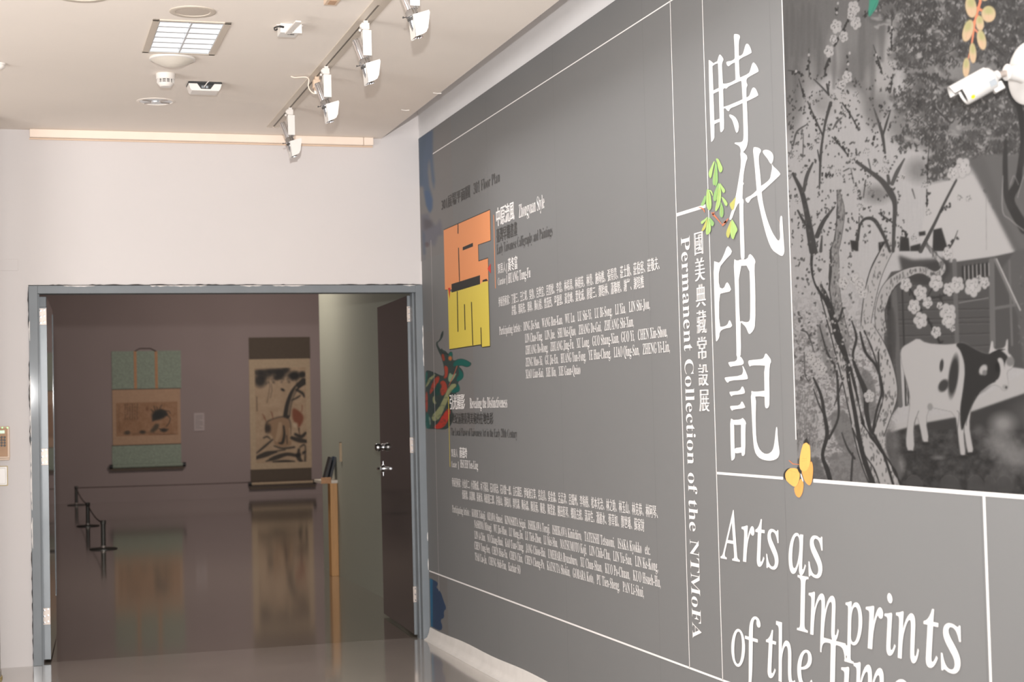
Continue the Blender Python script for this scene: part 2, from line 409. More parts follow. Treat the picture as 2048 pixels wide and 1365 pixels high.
for t, L, R in (('Participating Artists :   DING Jie-San,   WANG Ren-Kan,   WU Lu,   LU Shi-Yi,   LU Bi-Song,   LI Xia,   LIN Shi-Jou,', (999.8, 670.3), (1301, 617.8)),
                ('LIN Chao-Ying,   LIN Jue,   SHI Mei-Qiao,   ZHANG De-Gui,   ZHUANG Shi-Xun,', (1051.2, 685.5), (1268.8, 653.4)),
                ('ZHUANG Bo-Rong,   ZHUANG Jing-Fu,   XU Long,   GUO Shang-Xian,  GUO Yi,   CHEN Xin-Shou,', (1052.2, 708.8), (1336, 674.2)),
                ('ZENG Mao-Xi,   GU Jie-En,   HUANG Yun-Fong,   YE Hua-Cheng,   LIAO Qing-San,   ZHENG Yi-Lin,', (1052.6, 733.5), (1341, 703.9)),
                ('XIAO Lian-Kui,   XIE Bin,   XIE Guan-Quiao', (1052.6, 757.3), (1162, 748.4))):
    wtext(t, 'b', L, R, .048, L_, -.002)
# second section
wtext('引光顯影', 'c', (900.5, 819.7), (930, 819.2), .094, W_, fat=.010)
wtext('Revealing the Distinctiveness', 'b', (940.8, 817), (1015.5, 815.5), .064, W_, -.004)
wtext('20世紀前期臺灣美術的在地色彩', 'c', (899.5, 848.6), (987, 848.6), .068, D_, fat=.004)
wtext('The Local Flavor of Taiwanese Art in the Early 20th Century', 'b', (902.7, 872), (1035.4, 876), .050, D_, -.012)
wtext('策展人', 'c', (903.5, 915), (916.7, 915.5), .052, L_)
wtext('薛燕玲', 'c', (920.2, 916.8), (935, 917.6), .066, W_, fat=.006)
wtext('Curator', 'b', (904, 935), (914.5, 935.6), .038, L_, -.004)
wtext('|', 'c', (917.5, 937), (918.2, 937), .05, L_, -.01)
wtext('HSUEH Yen-Ling', 'b', (921.7, 936), (957, 939), .050, W_, -.004)
wtext('參展藝術家：小出卓二、小澤秋成、木下靜涯、石川寅治、石川欽一郎、立石鐵臣、伊坂旭江等、名島貢、吳金森、呂孟津、呂鐵州、李梅樹、松本光治、林之助、林玉山、林克恭、林阿琴、', 'c', (904.9, 974), (1316.5, 1037.5), .056, L_, -.008, fat=.003)
wtext('倪蔣懷、高讚卿、張秋海、梅原龍三郎、許春山、郭柏川、郭雪湖、陳永森、陳夏雨、陳進、陳澄波、勝田蕉琴、鄉原古統、蒲添生、潘麗水、蔡草如、鄭世璠、蘇家財', 'c', (925.6, 999), (1289.8, 1064), .056, L_, -.008, fat=.003)
for t, L, R in (('Participating Artists :   KOIDE Takuji,   OZAWA Shusei,   KINOSHITA Seigai,   ISHIKAWA Toraji,   ISHIKAWA Kiniichiro,   TATEISHI Tetsuomi,   ISAKA Kyokko   etc.', (905.6, 1026), (1302, 1109.8)),
                ('NASHIMA Mitsugi,   WU Jin-Miao,   LU Meng-Jin,   LU Tieh-Zhou,   LI Mei-Shu,   MATSUMOTO Koji,   LIN Chih-Chu,   LIN Yu-San,   LIN Ke-Kong,', (949.7, 1056.6), (1317.4, 1142)),
                ('LIN A-Chin,   NI Chiang-Huai,   KAO Tsan-Ching,   JANG Chiou-Hai,   UMEHARA Ryuzaburo,   XU Chun-Shan,   KUO Po-Chuan,   KUO Hsueh-Hu,', (950, 1078.9), (1322.6, 1173.6)),
                ('CHEN Yung-Sen,   CHEN Hsia-Yu,   CHEN Chin,   CHEN Cheng-Po,   KATSUTA Shokin,   GOBARA Koto,   PU Tien-Sheng,   PAN Li-Shui,', (950, 1100), (1289, 1193.6)),
                ('TSAI Cao-Ju,   CHENG Shih-Fan,   Kachair SO', (951, 1121.3), (1042, 1148.4))):
    wtext(t, 'b', L, R, .047, L_, -.002)

_dep = .0031
# ---- glyphs fitted one by one into rectangles of the wall
def fit(t, px, name='lettering', off=0., fat=0., unslant=0., rot=False, m=None, depth=None):
    global _dep
    _dep += .00004; depth = _dep
    x0, x1, yt, yb = px; cx, cy = (x0+x1)/2, (yt+yb)/2
    y_l, y_r = rw(x0, cy)[0], rw(x1, cy)[0]; zt, zb = rw(cx, yt)[1], rw(cx, yb)[1]
    v, f = glyphs(t, off, 5)
    if rot: v = np.stack([v[:, 1], -v[:, 0]], 1)
    if unslant: v[:, 0] -= v[:, 1]*unslant
    lo, hi = v.min(0), v.max(0); u = (v-lo)/(hi-lo)
    P = [(-depth, y_l+a*(y_r-y_l), zb+b*(zt-zb)) for a, b in u]
    if fat:
        n = len(P); P = P+[(x-.0001, y-fat, z) for x, y, z in P]; f = f+[tuple(i+n for i in q) for q in f]
    return wc(mesh_obj(name, P, f, m or MT['ink_white']), WG)
for t, bx in (('國', (1390, 1405.5, 465, 510)), ('美', (1391, 1409, 516, 562)), ('典', (1393, 1411, 569, 614)), ('藏', (1394.6, 1412.5, 621, 667)),
              ('常', (1396, 1413.2, 674, 719)), ('設', (1398, 1416, 728, 772)), ('展', (1399.6, 1418.2, 780, 824))):
    fit(t, bx, off=-.012, fat=.010)
# English line running down the column, letter by letter (centre x and half width follow the wall's vertical)
s_en = 'Permanent Collection of the NTMoFA'
vg = glyphs(bold(s_en), -.006, 4)
lo, hi = em('b'); ya, yb_ = rw(1368, 640)[0], rw(1385.5, 640)[0]
z_top, z_bot = rw(1377, 472)[1], rw(1400, 1281)[1]
zz = vg[0][:, 0]; z0_, z1_ = zz.min(), zz.max()
# widen the word gaps a little by spreading along the line
wc(mesh_obj('lettering', [(-.0031, ya+(b-0)/(hi-0)*(yb_-ya), z_top+(a-z0_)/(z1_-z0_)*(z_bot-z_top)) for a, b in vg[0]], vg[1], MT['ink_white']), WG)['kind'] = 'stuff'
c8 = lambda a, b, c, d: (1340+a/2.815, 1340+b/2.815, 880+c/2.815, 880+d/2.815)
for t, bx in (('A', (285, 393, 393, 677)), ('r', (410, 482, 484, 692)), ('t', (487, 540, 447, 717)), ('s', (545, 618, 503, 731)),
              ('a', (672, 768, 525, 760)), ('s', (783, 866, 540, 779)),
              ('I', (715, 790, 767, 1080)), ('m', (790, 953, 868, 1122)), ('p', (982, 1090, 912, 1262)), ('r', (1112, 1208, 938, 1185)),
              ('i', (1215, 1272, 865, 1217)), ('n', (1283, 1405, 972, 1250)), ('t', (1437, 1520, 952, 1287)), ('s', (1530, 1646, 1035, 1315)),
              ('o', (350, 428, 1065, 1280)), ('f', (412, 520, 990, 1430)), ('t', (548, 605, 1070, 1345)), ('h', (608, 708, 1035, 1378)), ('e', (722, 806, 1180, 1402)),
              ('T', (855, 1000, 1130, 1480)), ('i', (972, 1032, 1158, 1545)), ('m', (1045, 1228, 1270, 1570)), ('e', (1245, 1352, 1345, 1605)), ('s', (1375, 1480, 1390, 1655))):
    fit(ital(t), c8(*bx), off=.004, unslant=(.16 if t in 'ATI' else .12))

# ---- the four large title characters, drawn stroke by stroke
K1 = lambda p: crop(1400, 50, 5.25, p)
K2 = lambda p: crop(1330, 40, 2.967, p)
K3 = lambda p: crop(1330, 460, 2.527, p)
shi = [K1(p) for p in (
 [(95,367),(112,372),(150,402),(138,425),(138,440),(148,690),(148,730),(158,1000),(160,1170),(155,1195),(135,1225),(121,1227)],
 [(213,307),(235,325),(257,362),(238,400),(240,470),(248,620),(250,700),(255,860),(262,1080),(250,1110),(230,1128),(220,1120),(213,960),(205,640),(198,410),(188,385),(200,340)],
 [(135,408),(150,402),(190,380),(215,375),(215,402),(190,402),(150,420),(138,435),(130,435)],
 [(135,695),(145,690),(207,660),(222,655),(222,690),(205,695),(150,720),(135,735)],
 [(140,1010),(157,1005),(215,985),(230,985),(230,1013),(218,1015),(160,1040),(145,1055)],
 [(361,98),(385,95),(415,100),(432,125),(415,170),(415,300),(418,380),(422,530),(432,555),(440,580),(380,588),(382,560),(375,400),(370,200)],
 [(283,390),(300,383),(340,378),(370,358),(376,340),(415,320),(425,327),(455,312),(470,270),(485,210),(500,195),(520,205),(540,245),(551,285),(545,297),(430,352),(415,375),(380,400),(372,392),(330,415),(308,437),(290,420)],
 [(240,600),(250,618),(280,618),(330,605),(380,578),(430,553),(520,512),(535,480),(552,420),(565,393),(585,402),(610,440),(624,480),(620,492),(510,550),(495,575),(440,583),(350,625),(300,650),(285,672),(265,660),(248,680),(238,680)],
 [(245,862),(262,860),(300,848),(345,830),(445,788),(470,770),(500,762),(525,748),(540,710),(555,670),(568,656),(590,665),(610,705),(620,735),(615,745),(505,800),(455,820),(380,855),(325,875),(312,908),(295,900),(275,872),(250,880)],
 [(436,575),(500,560),(495,600),(509,632),(495,660),(495,740),(500,820),(508,1000),(514,1200),(505,1260),(490,1300),(462,1335),(440,1345),(435,1300),(420,1270),(390,1255),(368,1243),(380,1235),(430,1235),(455,1225),(467,1195),(465,1050),(458,830),(452,700),(446,600)],
 [(316,938),(355,950),(385,975),(408,1020),(417,1060),(412,1110),(402,1130),(390,1132),(378,1100),(365,1050),(345,990),(318,964)])]
dai = [K2(p) for p in (
 [(450,775),(470,785),(496,812),(482,850),(468,930),(463,1080),(440,1085),(420,1125),(400,1185),(386,1188),(388,1170),(412,1100),(430,1020),(445,930),(457,850)],
 [(458,900),(462,960),(474,970),(464,985),(462,1060),(472,1070),(468,1110),(472,1245),(476,1365),(476,1425),(456,1425),(452,1365),(448,1200),(445,1060)],
 [(525,757),(548,755),(570,765),(575,778),(562,800),(560,840),(568,900),(575,985),(580,1050),(590,1110),(612,1190),(640,1260),(665,1300),(680,1315),(690,1290),(685,1230),(688,1165),(700,1163),(702,1200),(708,1300),(714,1370),(708,1395),(696,1402),(675,1390),(640,1365),(612,1300),(585,1200),(565,1110),(552,1050),(545,960),(535,840)],
 [(583,778),(600,770),(625,775),(645,795),(649,825),(638,855),(628,850),(615,825),(590,795)],
 [(480,1062),(495,1052),(520,1040),(550,1010),(575,985),(600,970),(628,945),(634,915),(642,875),(637,850),(645,868),(665,885),(690,912),(684,924),(580,1020),(545,1045),(515,1060),(500,1088),(488,1080)])]
yin = [K3(p) for p in (
 [(248,158),(265,163),(280,168),(300,130),(318,80),(332,90),(345,115),(310,150),(275,195),(275,290),(300,300),(315,262),(328,275),(340,310),(300,318),(277,325),(277,490),(300,490),(320,480),(328,455),(337,465),(345,492),(300,500),(280,515),(278,545),(265,565),(260,560),(255,400)],
 [(350,145),(368,158),(385,150),(420,150),(430,120),(445,130),(462,158),(455,180),(460,300),(460,480),(450,510),(430,530),(422,515),(412,490),(388,468),(388,460),(410,468),(430,465),(435,440),(435,300),(430,180),(375,182),(380,460),(390,467),(385,475),(388,630),(380,642),(365,645),(365,600),(362,450),(358,300)])]
ji = [K3(p) for p in (
 [(370,638),(385,640),(400,660),(402,678),(385,685),(340,690),(335,695),(322,672),(330,668),(365,665)],
 [(393,682),(405,700),(425,750),(415,757),(330,762),(320,777),(303,750),(312,745),(390,738),(400,715)],
 [(395,786),(408,815),(405,830),(345,835),(340,845),(327,820),(340,818),(382,815)],
 [(392,863),(405,885),(410,902),(350,908),(342,917),(330,892),(345,890),(382,888)],
 [(333,953),(350,960),(353,975),(355,1110),(358,1130),(357,1155),(345,1167),(338,1165),(335,1060)],
 [(388,965),(398,950),(415,975),(410,990),(410,1130),(400,1145),(390,1140),(388,1060)],
 [(340,962),(385,960),(400,948),(408,985),(345,987)],
 [(350,1105),(400,1098),(400,1125),(354,1132)],
 [(422,662),(445,658),(485,655),(503,650),(512,622),(525,635),(543,662),(530,690),(500,685),(440,685),(432,694)],
 [(505,665),(537,665),(530,720),(533,880),(525,902),(512,902),(508,880)],
 [(437,813),(455,820),(525,812),(525,845),(465,840),(450,850)],
 [(437,813),(465,840),(462,950),(465,1060),(478,1105),(500,1130),(525,1135),(548,1118),(558,1080),(565,1000),(572,996),(574,1050),(580,1100),(584,1130),(575,1155),(545,1168),(505,1165),(475,1150),(457,1120),(449,1060),(443,930)])]
for g in (shi, dai, yin, ji):
    wpoly([smooth_poly([rw(*q) for q in p], 1) for p in g], .0031, MT['ink_white'], 'lettering', WG)

# ---- floor plan diagram
K4 = lambda p: [rw(*q) for q in crop(860, 380, 4.013, p)]
MT['ink_orange'] = mat('orange_ink', (226, 148, 98), .6, spec=.3)
MT['ink_yellow'] = mat('yellow_ink', (212, 192, 84), .6, spec=.3)
MT['ink_red'] = mat('red_ink', (196, 60, 50), .6, spec=.3)
MT['ink_black'] = mat('black_ink', (46, 44, 42), .6, spec=.3)
org = [(112,325),(484,162),(489,405),(388,440),(392,575),(453,555),(468,550),(472,735),(405,757),(175,800),(123,802)]
yelw = [(145,800),(180,824),(405,757),(425,740),(470,735),(484,1253),(420,1262),(414,1240),(158,1279)]
fp = wpoly([K4(org)], .0024, MT['ink_orange'], 'floor_plan', WG)
def sub(o, parent): o.parent = parent; o.matrix_parent_inverse = Matrix(); return o
def sp(polys, off, m, name, parent):
    vs, fs = [], []
    for k, p in enumerate(polys):
        b = len(vs); vs += [(-off-k*.00003, y, z) for y, z in p]
        for t in tessellate_polygon([[Vector((y, z, 0)) for y, z in p]]): fs.append(tuple(b+i for i in t))
    return sub(mesh_obj(name, vs, fs, m), parent)
sp([K4([(x, y-7) for x, y in org]), K4([(x+3, y+7) for x, y in yelw]), K4([(x+2, y+4) for x, y in org])], .0018, MT['ink_black'], 'plan_shadow', fp)
sp([K4(yelw)], .00245, MT['ink_yellow'], 'plan_area', fp)
def seg(a, b, w=7):
    return K4([(a[0]-w/2, a[1]), (a[0]+w/2, a[1]), (b[0]+w/2, b[1]), (b[0]-w/2, b[1])])
for p in ([(266,460),(348,425),(348,455),(266,487)], [(175,757),(405,685),(405,757),(178,825)], [(425,725),(457,714),(470,730),(425,740)]):
    sp([K4(p)], .0028, MT['ink_black'], 'plan_wall', fp)
for a, b in (((228,275),(228,352)), ((232,465),(240,735)), ((222,815),(228,1140)), ((280,918),(285,1125)), ((336,900),(347,1248)), ((412,1105),(417,1262))):
    sp([seg(a, b)], .0028, MT['ink_black'], 'plan_wall', fp)
sp([K4([(465,635),(490,590),(492,672)])], .003, MT['ink_red'], 'plan_arrow', fp)
sp([K4([(148,788),(168,785),(160,875)])], .003, MT['ink_red'], 'plan_arrow', fp)
a, b = rw(988, 430), rw(992, 577); wline(a[0], a[1], a[0], b[1], .012, MT['ink_orange'], 'colour_bar')
a, b = rw(897, 794), rw(899, 934); wline(a[0]-.01, a[1], a[0]-.01, b[1], .012, MT['ink_yellow'], 'colour_bar', off=.0034)

# ================================================================== painted canvases (ink stored on fine meshes)
class Canvas:
    def __init__(s, x0, y0, x1, y1, res, col):
        s.x0, s.y0, s.res = x0, y0, res
        s.w, s.h = int((x1-x0)*res)+1, int((y1-y0)*res)+1; s.x1, s.y1 = x1, y1
        s.a = np.empty((s.h, s.w, 3), np.float32); s.a[:] = col
    def box(s, x0, y0, x1, y1):
        i0, i1 = max(0, int((x0-s.x0)*s.res)), min(s.w, int((x1-s.x0)*s.res)+2)
        j0, j1 = max(0, int((y0-s.y0)*s.res)), min(s.h, int((y1-s.y0)*s.res)+2)
        if i0 >= i1 or j0 >= j1: return None
        X = s.x0+np.arange(i0, i1)/s.res; Y = s.y0+np.arange(j0, j1)/s.res
        return (slice(j0, j1), slice(i0, i1)), X[None, :], Y[:, None]
    def put(s, sl, al, col):
        col = np.asarray(col if hasattr(col, '__len__') else (col, col*.985, col*.98), np.float32)
        s.a[sl] = s.a[sl]*(1-al[..., None])+col*al[..., None]
    def poly(s, pts, col, a=1., soft=0.):
        xs, ys = [p[0] for p in pts], [p[1] for p in pts]; m = soft*2+1
        r = s.box(min(xs)-m, min(ys)-m, max(xs)+m, max(ys)+m)
        if r is None: return
        sl, X, Y = r; acc = np.zeros((Y.shape[0], X.shape[1]), np.float32)
        ss = (-.25, .25) if soft < 2 else (0,)
        for dx in ss:
            for dy in ss:
                x, y = X+dx/s.res, Y+dy/s.res; ins = np.zeros(acc.shape, bool)
                for k in range(len(pts)):
                    (ax, ay), (bx, by) = pts[k], pts[(k+1) % len(pts)]
                    if ay == by: continue
                    ins ^= ((ay > y) != (by > y)) & (x < (bx-ax)*(y-ay)/(by-ay)+ax)
                acc += ins
        acc /= len(ss)**2
        if soft:
            k = max(1, int(soft*s.res))
            for _ in range(2):
                for ax in (0, 1):
                    c = np.cumsum(np.pad(acc, [(k+1, k) if i == ax else (0, 0) for i in (0, 1)], mode='edge'), axis=ax)
                    n = acc.shape[ax]
                    acc = (np.take(c, np.arange(2*k+1, 2*k+1+n), axis=ax)-np.take(c, np.arange(0, n), axis=ax))/(2*k+1)
        s.put(sl, acc*a, col)
    def line(s, pts, wd, col, a=1., soft=.6):
        if not hasattr(wd, '__len__'): wd = [wd]*len(pts)
        mw = max(wd)/2+soft+1; xs, ys = [p[0] for p in pts], [p[1] for p in pts]
        r = s.box(min(xs)-mw, min(ys)-mw, max(xs)+mw, max(ys)+mw)
        if r is None: return
        sl, X, Y = r; al = np.zeros((Y.shape[0], X.shape[1]), np.float32)
        for k in range(len(pts)-1):
            (ax, ay), (bx, by) = pts[k], pts[k+1]; dx, dy = bx-ax, by-ay; L = dx*dx+dy*dy+1e-9
            t = np.clip(((X-ax)*dx+(Y-ay)*dy)/L, 0, 1)
            d = np.hypot(X-ax-t*dx, Y-ay-t*dy); rad = (wd[k]*(1-t)+wd[k+1]*t)/2
            al = np.maximum(al, np.clip((rad-d)/(2*soft)+.5, 0, 1))
        s.put(sl, al*a, col)
    def blob(s, cx, cy, rx, ry, col, a=1., soft=.3, rot=0.):
        m = max(rx, ry)*(1+soft)+1; r = s.box(cx-m, cy-m, cx+m, cy+m)
        if r is None: return
        sl, X, Y = r; c, n = math.cos(rot), math.sin(rot); u = ((X-cx)*c+(Y-cy)*n)/rx; v = (-(X-cx)*n+(Y-cy)*c)/ry
        d = np.sqrt(u*u+v*v); s.put(sl, np.clip((1+soft/2-d)/soft, 0, 1)*a, col)
def vnoise(h, w, cell, rs):
    g = rs.rand(int(h/cell)+3, int(w/cell)+3); y, x = np.arange(h)/cell, np.arange(w)/cell
    i, j = y.astype(int), x.astype(int); fy, fx = (y-i), (x-j); fy, fx = fy*fy*(3-2*fy), fx*fx*(3-2*fx)
    a = g[i][:, j]*(1-fx)+g[i][:, j+1]*fx; b = g[i+1][:, j]*(1-fx)+g[i+1][:, j+1]*fx
    return a*(1-fy)[:, None]+b*fy[:, None]
def curve(pts, n=6):
    """Catmull-Rom through the points"""
    P = [pts[0]]+list(pts)+[pts[-1]]; out = []
    for i in range(1, len(P)-2):
        for k in range(n):
            t = k/n; q = []
            for d in range(len(P[0])):
                a, b, c, e = P[i-1][d], P[i][d], P[i+1][d], P[i+2][d]
                q.append(.5*(2*b+(c-a)*t+(2*a-5*b+4*c-e)*t*t+(3*b-a-3*c+e)*t**3))
            out.append(tuple(q))
    out.append(tuple(pts[-1])); return out
def to_mesh(cv, name, us, vs, fn3, fnpx, parent, factor, world=True):
    """grid us x vs; fn3 gives 3D points, fnpx gives the canvas coordinates of those points"""
    U, V = np.meshgrid(us, vs); P = fn3(U, V); X, Y = fnpx(P)
    fx = np.clip((X-cv.x0)*cv.res, 0, cv.w-1.001); fy = np.clip((Y-cv.y0)*cv.res, 0, cv.h-1.001)
    i, j = fy.astype(int), fx.astype(int); b, a = (fy-i)[..., None], (fx-j)[..., None]
    A = cv.a; col = (A[i, j]*(1-a)+A[i, j+1]*a)*(1-b)+(A[i+1, j]*(1-a)+A[i+1, j+1]*a)*b
    col = np.clip(lin(col)*factor, 0, .92)
    nv, nu = U.shape; me = bpy.data.meshes.new(name); N = nu*nv
    me.vertices.add(N); me.vertices.foreach_set('co', P.reshape(-1).astype(np.float32))
    ii = (np.arange(nv-1)[:, None]*nu+np.arange(nu-1)[None, :]).reshape(-1)
    q = np.stack([ii, ii+1, ii+nu+1, ii+nu], 1).reshape(-1).astype(np.int32)
    me.loops.add(len(q)); me.loops.foreach_set('vertex_index', q)
    me.polygons.add(len(ii)); me.polygons.foreach_set('loop_start', np.arange(0, len(q), 4, dtype=np.int32))
    try: me.polygons.foreach_set('loop_total', np.full(len(ii), 4, np.int32))
    except Exception: pass
    me.update(calc_edges=True)
    at_ = me.color_attributes.new('ink', 'FLOAT_COLOR', 'POINT')
    at_.data.foreach_set('color', np.concatenate([col.reshape(-1, 3), np.ones((N, 1))], 1).reshape(-1).astype(np.float32))
    me.materials.append(INK)
    o = bpy.data.objects.new(name, me); C.objects.link(o)
    if parent is not None: wc(o, parent)
    return o
GL = float(lin(GREY)[1])
def wall_patch(cv, name, off, bgv, step=1.2, ys=None, zs=None, parent=None):
    """put a canvas on the right wall; bgv = the canvas value that stands for bare vinyl"""
    if ys is None:
        my = (cv.y0+cv.y1)/2; ys = [rw(x, my)[0] for x in np.arange(cv.x0, cv.x1+.1, step)]
        mx = (cv.x0+cv.x1)/2; zs = [rw(mx, y)[1] for y in np.arange(cv.y0, cv.y1+.1, step)]
    zs = [z for z in zs if z < GT-.001]
    fn3 = lambda U, V: np.stack([np.full(U.shape, -off), U, V], -1)
    return to_mesh(cv, name, np.array(ys), np.array(zs), fn3, lambda P: project(P), parent or WG, GL/float(lin([bgv])[0]))

# ================================================================== the ink painting (blossom trees, hut, cow)
G = lambda v: v
cv = Canvas(1560, -330, 2420, 1032, 1.35, (163, 161, 161))
c1 = lambda *p: [(1548+x/2.73, y/2.73) for x, y in p]
c2 = lambda *p: [(1548+x/2.73, 500+y/2.73) for x, y in p]
c1w = lambda *p: [(1548+x/2.73, y/2.73, w/2.73) for x, y, w in p]
c2w = lambda *p: [(1548+x/2.73, 500+y/2.73, w/2.73) for x, y, w in p]
def brush(P, col, a=1., soft=.6, n=5):
    q = curve(P, n); cv.line([(x, y) for x, y, w_ in q], [w_ for x, y, w_ in q], col, a, soft)
# washes
cv.poly(c1((-60,-1000),(2400,-1000),(2400,300),(720,100),(700,260),(640,420),(600,560),(540,720),(480,560),(470,500),(380,470),(310,380),(260,440),(220,460),(150,500),(115,650),(20,760)), 104, 1, 9)
cv.poly(c1((640,-900),(2400,-900),(2400,1500),(1320,1365),(1180,1080),(1090,920),(960,980),(850,1000),(880,860),(780,800),(690,800),(650,600),(720,480),(690,300),(720,120)), 112, .95, 7)
for x, y, rx, ry, v, a in ((560,520,70,130,112,.9),(680,690,60,70,115,.8),(270,560,55,60,122,.8),(560,1060,70,45,104,.8),(790,930,60,60,100,.7),(100,640,40,110,118,.7),(960,360,80,90,128,.7),(1350,60,60,90,145,.7),(1110,330,60,60,120,.5),(860,60,70,60,118,.6),(400,330,50,120,104,.8),(120,540,50,90,110,.7),(1500,400,120,300,98,.7),(1700,900,200,300,120,.6)):
    x_, y_ = c1((x, y))[0]; cv.blob(x_, y_, rx/2.73, ry/2.73, v, a, 1.1)
for x, y, rx, ry, v, a in ((600,330,50,110,150,.8),(640,250,28,130,160,.8),(330,300,38,110,150,.7),(590,440,70,80,160,.8),(190,420,32,90,150,.6),(380,560,90,60,160,.8),(420,200,60,80,125,.5),(760,270,60,50,125,.5),(1010,900,90,60,160,.6)):
    x_, y_ = c1((x, y))[0]; cv.blob(x_, y_, rx/2.73, ry/2.73, v, a, 1.2)
for x, t, b_, wd in ((70,40,330,26),(102,18,300,34),(132,60,330,24),(158,12,300,34),(192,15,320,30),(226,30,260,24),(62,200,520,30),(250,120,400,26),(120,280,540,26),(330,240,480,26),(480,60,430,40),(590,20,330,36),(690,20,200,30),(540,250,560,30)):
    P = c1w((x, t, 3), (x, t+50, wd*.7), (x-2, (t+b_)/2, wd), (x-3, b_, wd*.6)); brush(P, 88, .55, 3)
# fine vertical brush grain over the dark wash
gr = vnoise(cv.h, cv.w, 2.2, RS)*.5+vnoise(cv.h//12+2, cv.w, 2.0, RS).repeat(12, 0)[:cv.h]*.5
cv.a += ((gr-.5)*9)[..., None].astype(np.float32)
# foliage of the big tree, dabs of ink
fol = [(720,80,200,110),(900,120,210,110),(1100,120,190,120),(780,280,150,90),(980,280,160,90),(1180,240,150,100),(860,460,140,80),(760,560,120,60),(900,620,190,90),(1080,560,170,120),(1230,620,150,120),(820,740,150,60),(1000,780,150,80),(1180,780,140,110),(940,900,90,80),(1290,420,120,160),(760,200,80,100),(1260,900,110,110),(1420,300,200,250),(1450,650,200,250),(1650,400,260,300),(1650,800,260,260),(1950,500,300,400),(1000,-120,420,170),(1500,-100,500,220),(2000,-100,300,300),(600,-250,300,180),(1250,90,140,120),(1330,180,120,120)]
for cx, cy, rx, ry in fol:
    for _ in range(int(rx*ry/900)):          # soft masses
        r_, t_ = math.sqrt(RS.rand()), RS.rand()*2*PI; x_, y_ = c1((cx+rx*r_*math.cos(t_), cy+ry*r_*math.sin(t_)))[0]
        cv.blob(x_, y_, 7+RS.rand()*9, 4+RS.rand()*5, 70+RS.rand()*16, .6, .9, RS.randn()*.4)
for cx, cy, rx, ry in fol:
    for _ in range(int(rx*ry/1250)):         # open patches of paper between the sprays
        r_, t_ = math.sqrt(RS.rand()), RS.rand()*2*PI; x_, y_ = c1((cx+rx*r_*math.cos(t_), cy+ry*r_*math.sin(t_)))[0]
        for k in range(5): cv.blob(x_+RS.randn()*7, y_+RS.randn()*3.5, 2.5+RS.rand()*4, 1.3+RS.rand()*2, 128+RS.rand()*24, .75, .8, RS.randn()*.5)
for cx, cy, rx, ry in fol:
    for _ in range(int(rx*ry/300)):          # sprays of pointed leaves
        r_, t_ = math.sqrt(RS.rand()), RS.rand()*2*PI
        x = cx+rx*r_*math.cos(t_); y = cy+ry*r_*math.sin(t_)
        if x < 720 and y > 60 and RS.rand() < .5: continue
        x_, y_ = c1((x, y))[0]; v = 52+RS.rand()*22
        for k in range(RS.randint(4, 8)):
            cv.blob(x_+RS.randn()*4.5, y_+RS.randn()*3, 2.6+RS.rand()*3.4, .9+RS.rand()*.9, v+RS.randn()*5, .85, .5, RS.choice([.7, 1.2, 1.7, 2.3])+RS.randn()*.2)
for _ in range(170):       # clustered maple leaves at the fringe
    cx, cy = ((700, 590), (720, 790), (900, 900), (1120, 1100), (860, 930), (690, 470), (740, 360), (700, 260))[RS.randint(8)]
    x_, y_ = c1((cx+RS.randn()*38, cy+RS.randn()*34))[0]
    for k in range(4): cv.blob(x_+RS.randn()*1.5, y_+RS.randn()*1.5, 3.6, 1.0, 66, .85, .5, k*.75+RS.rand())
for P in (c1w((700,60,5),(840,220,4),(960,300,3)), c1w((870,580,9),(930,640,9),(970,670,8),(985,640,4)), c1w((1030,240,5),(930,300,4),(830,330,2)), c1w((1250,300,10),(1180,230,7),(1100,150,4))): brush(P, 52)
# gable roof and tree at right
cv.poly(c1((850,1012),(960,985),(1090,955),(1160,1080),(1365,1420),(1340,1372))+c2((1340,0),(1200,35),(965,68),(955,40),(930,0))+c1((860,1365),(800,1300)), 168, 1, .8)
cv.poly(c1((1320,1372),(1200,1140),(1120,960),(1060,880),(1160,840),(1500,850),(2400,850),(2400,1600),(1500,1700)), 92, 1, 3)
cv.poly(c1((1060,880),(1150,860),(1260,1180),(1350,1372),(1310,1372),(1200,1150)), 84, .8, 4)
for P, v in ((c1w((1255,390,14),(1290,520,26),(1340,590,34),(1360,760,32),(1345,900,30),(1330,1000,40),(1290,1100,48),(1370,1250,60)), 46), (c1w((1265,770,20),(1262,900,28),(1268,1060,30),(1290,1130,34)), 50), (c1w((1420,500,24),(1380,760,34),(1350,900,30)), 52),
             (c1w((1500,700,40),(1450,1000,60),(1420,1300,80)), 60)): brush(P, v, 1, 1.2)
for P in (c1w((1250,960,4),(1248,1150,5),(1290,1200,4),(1365,1260,5)), c1w((1290,1010,3),(1310,960,3),(1335,1010,3)), c1w((1330,1080,3),(1345,1020,3),(1365,960,4))): brush(P, 150, .8)
cv.line(c1((1158,1080),(1160,1365)), .8, 120)
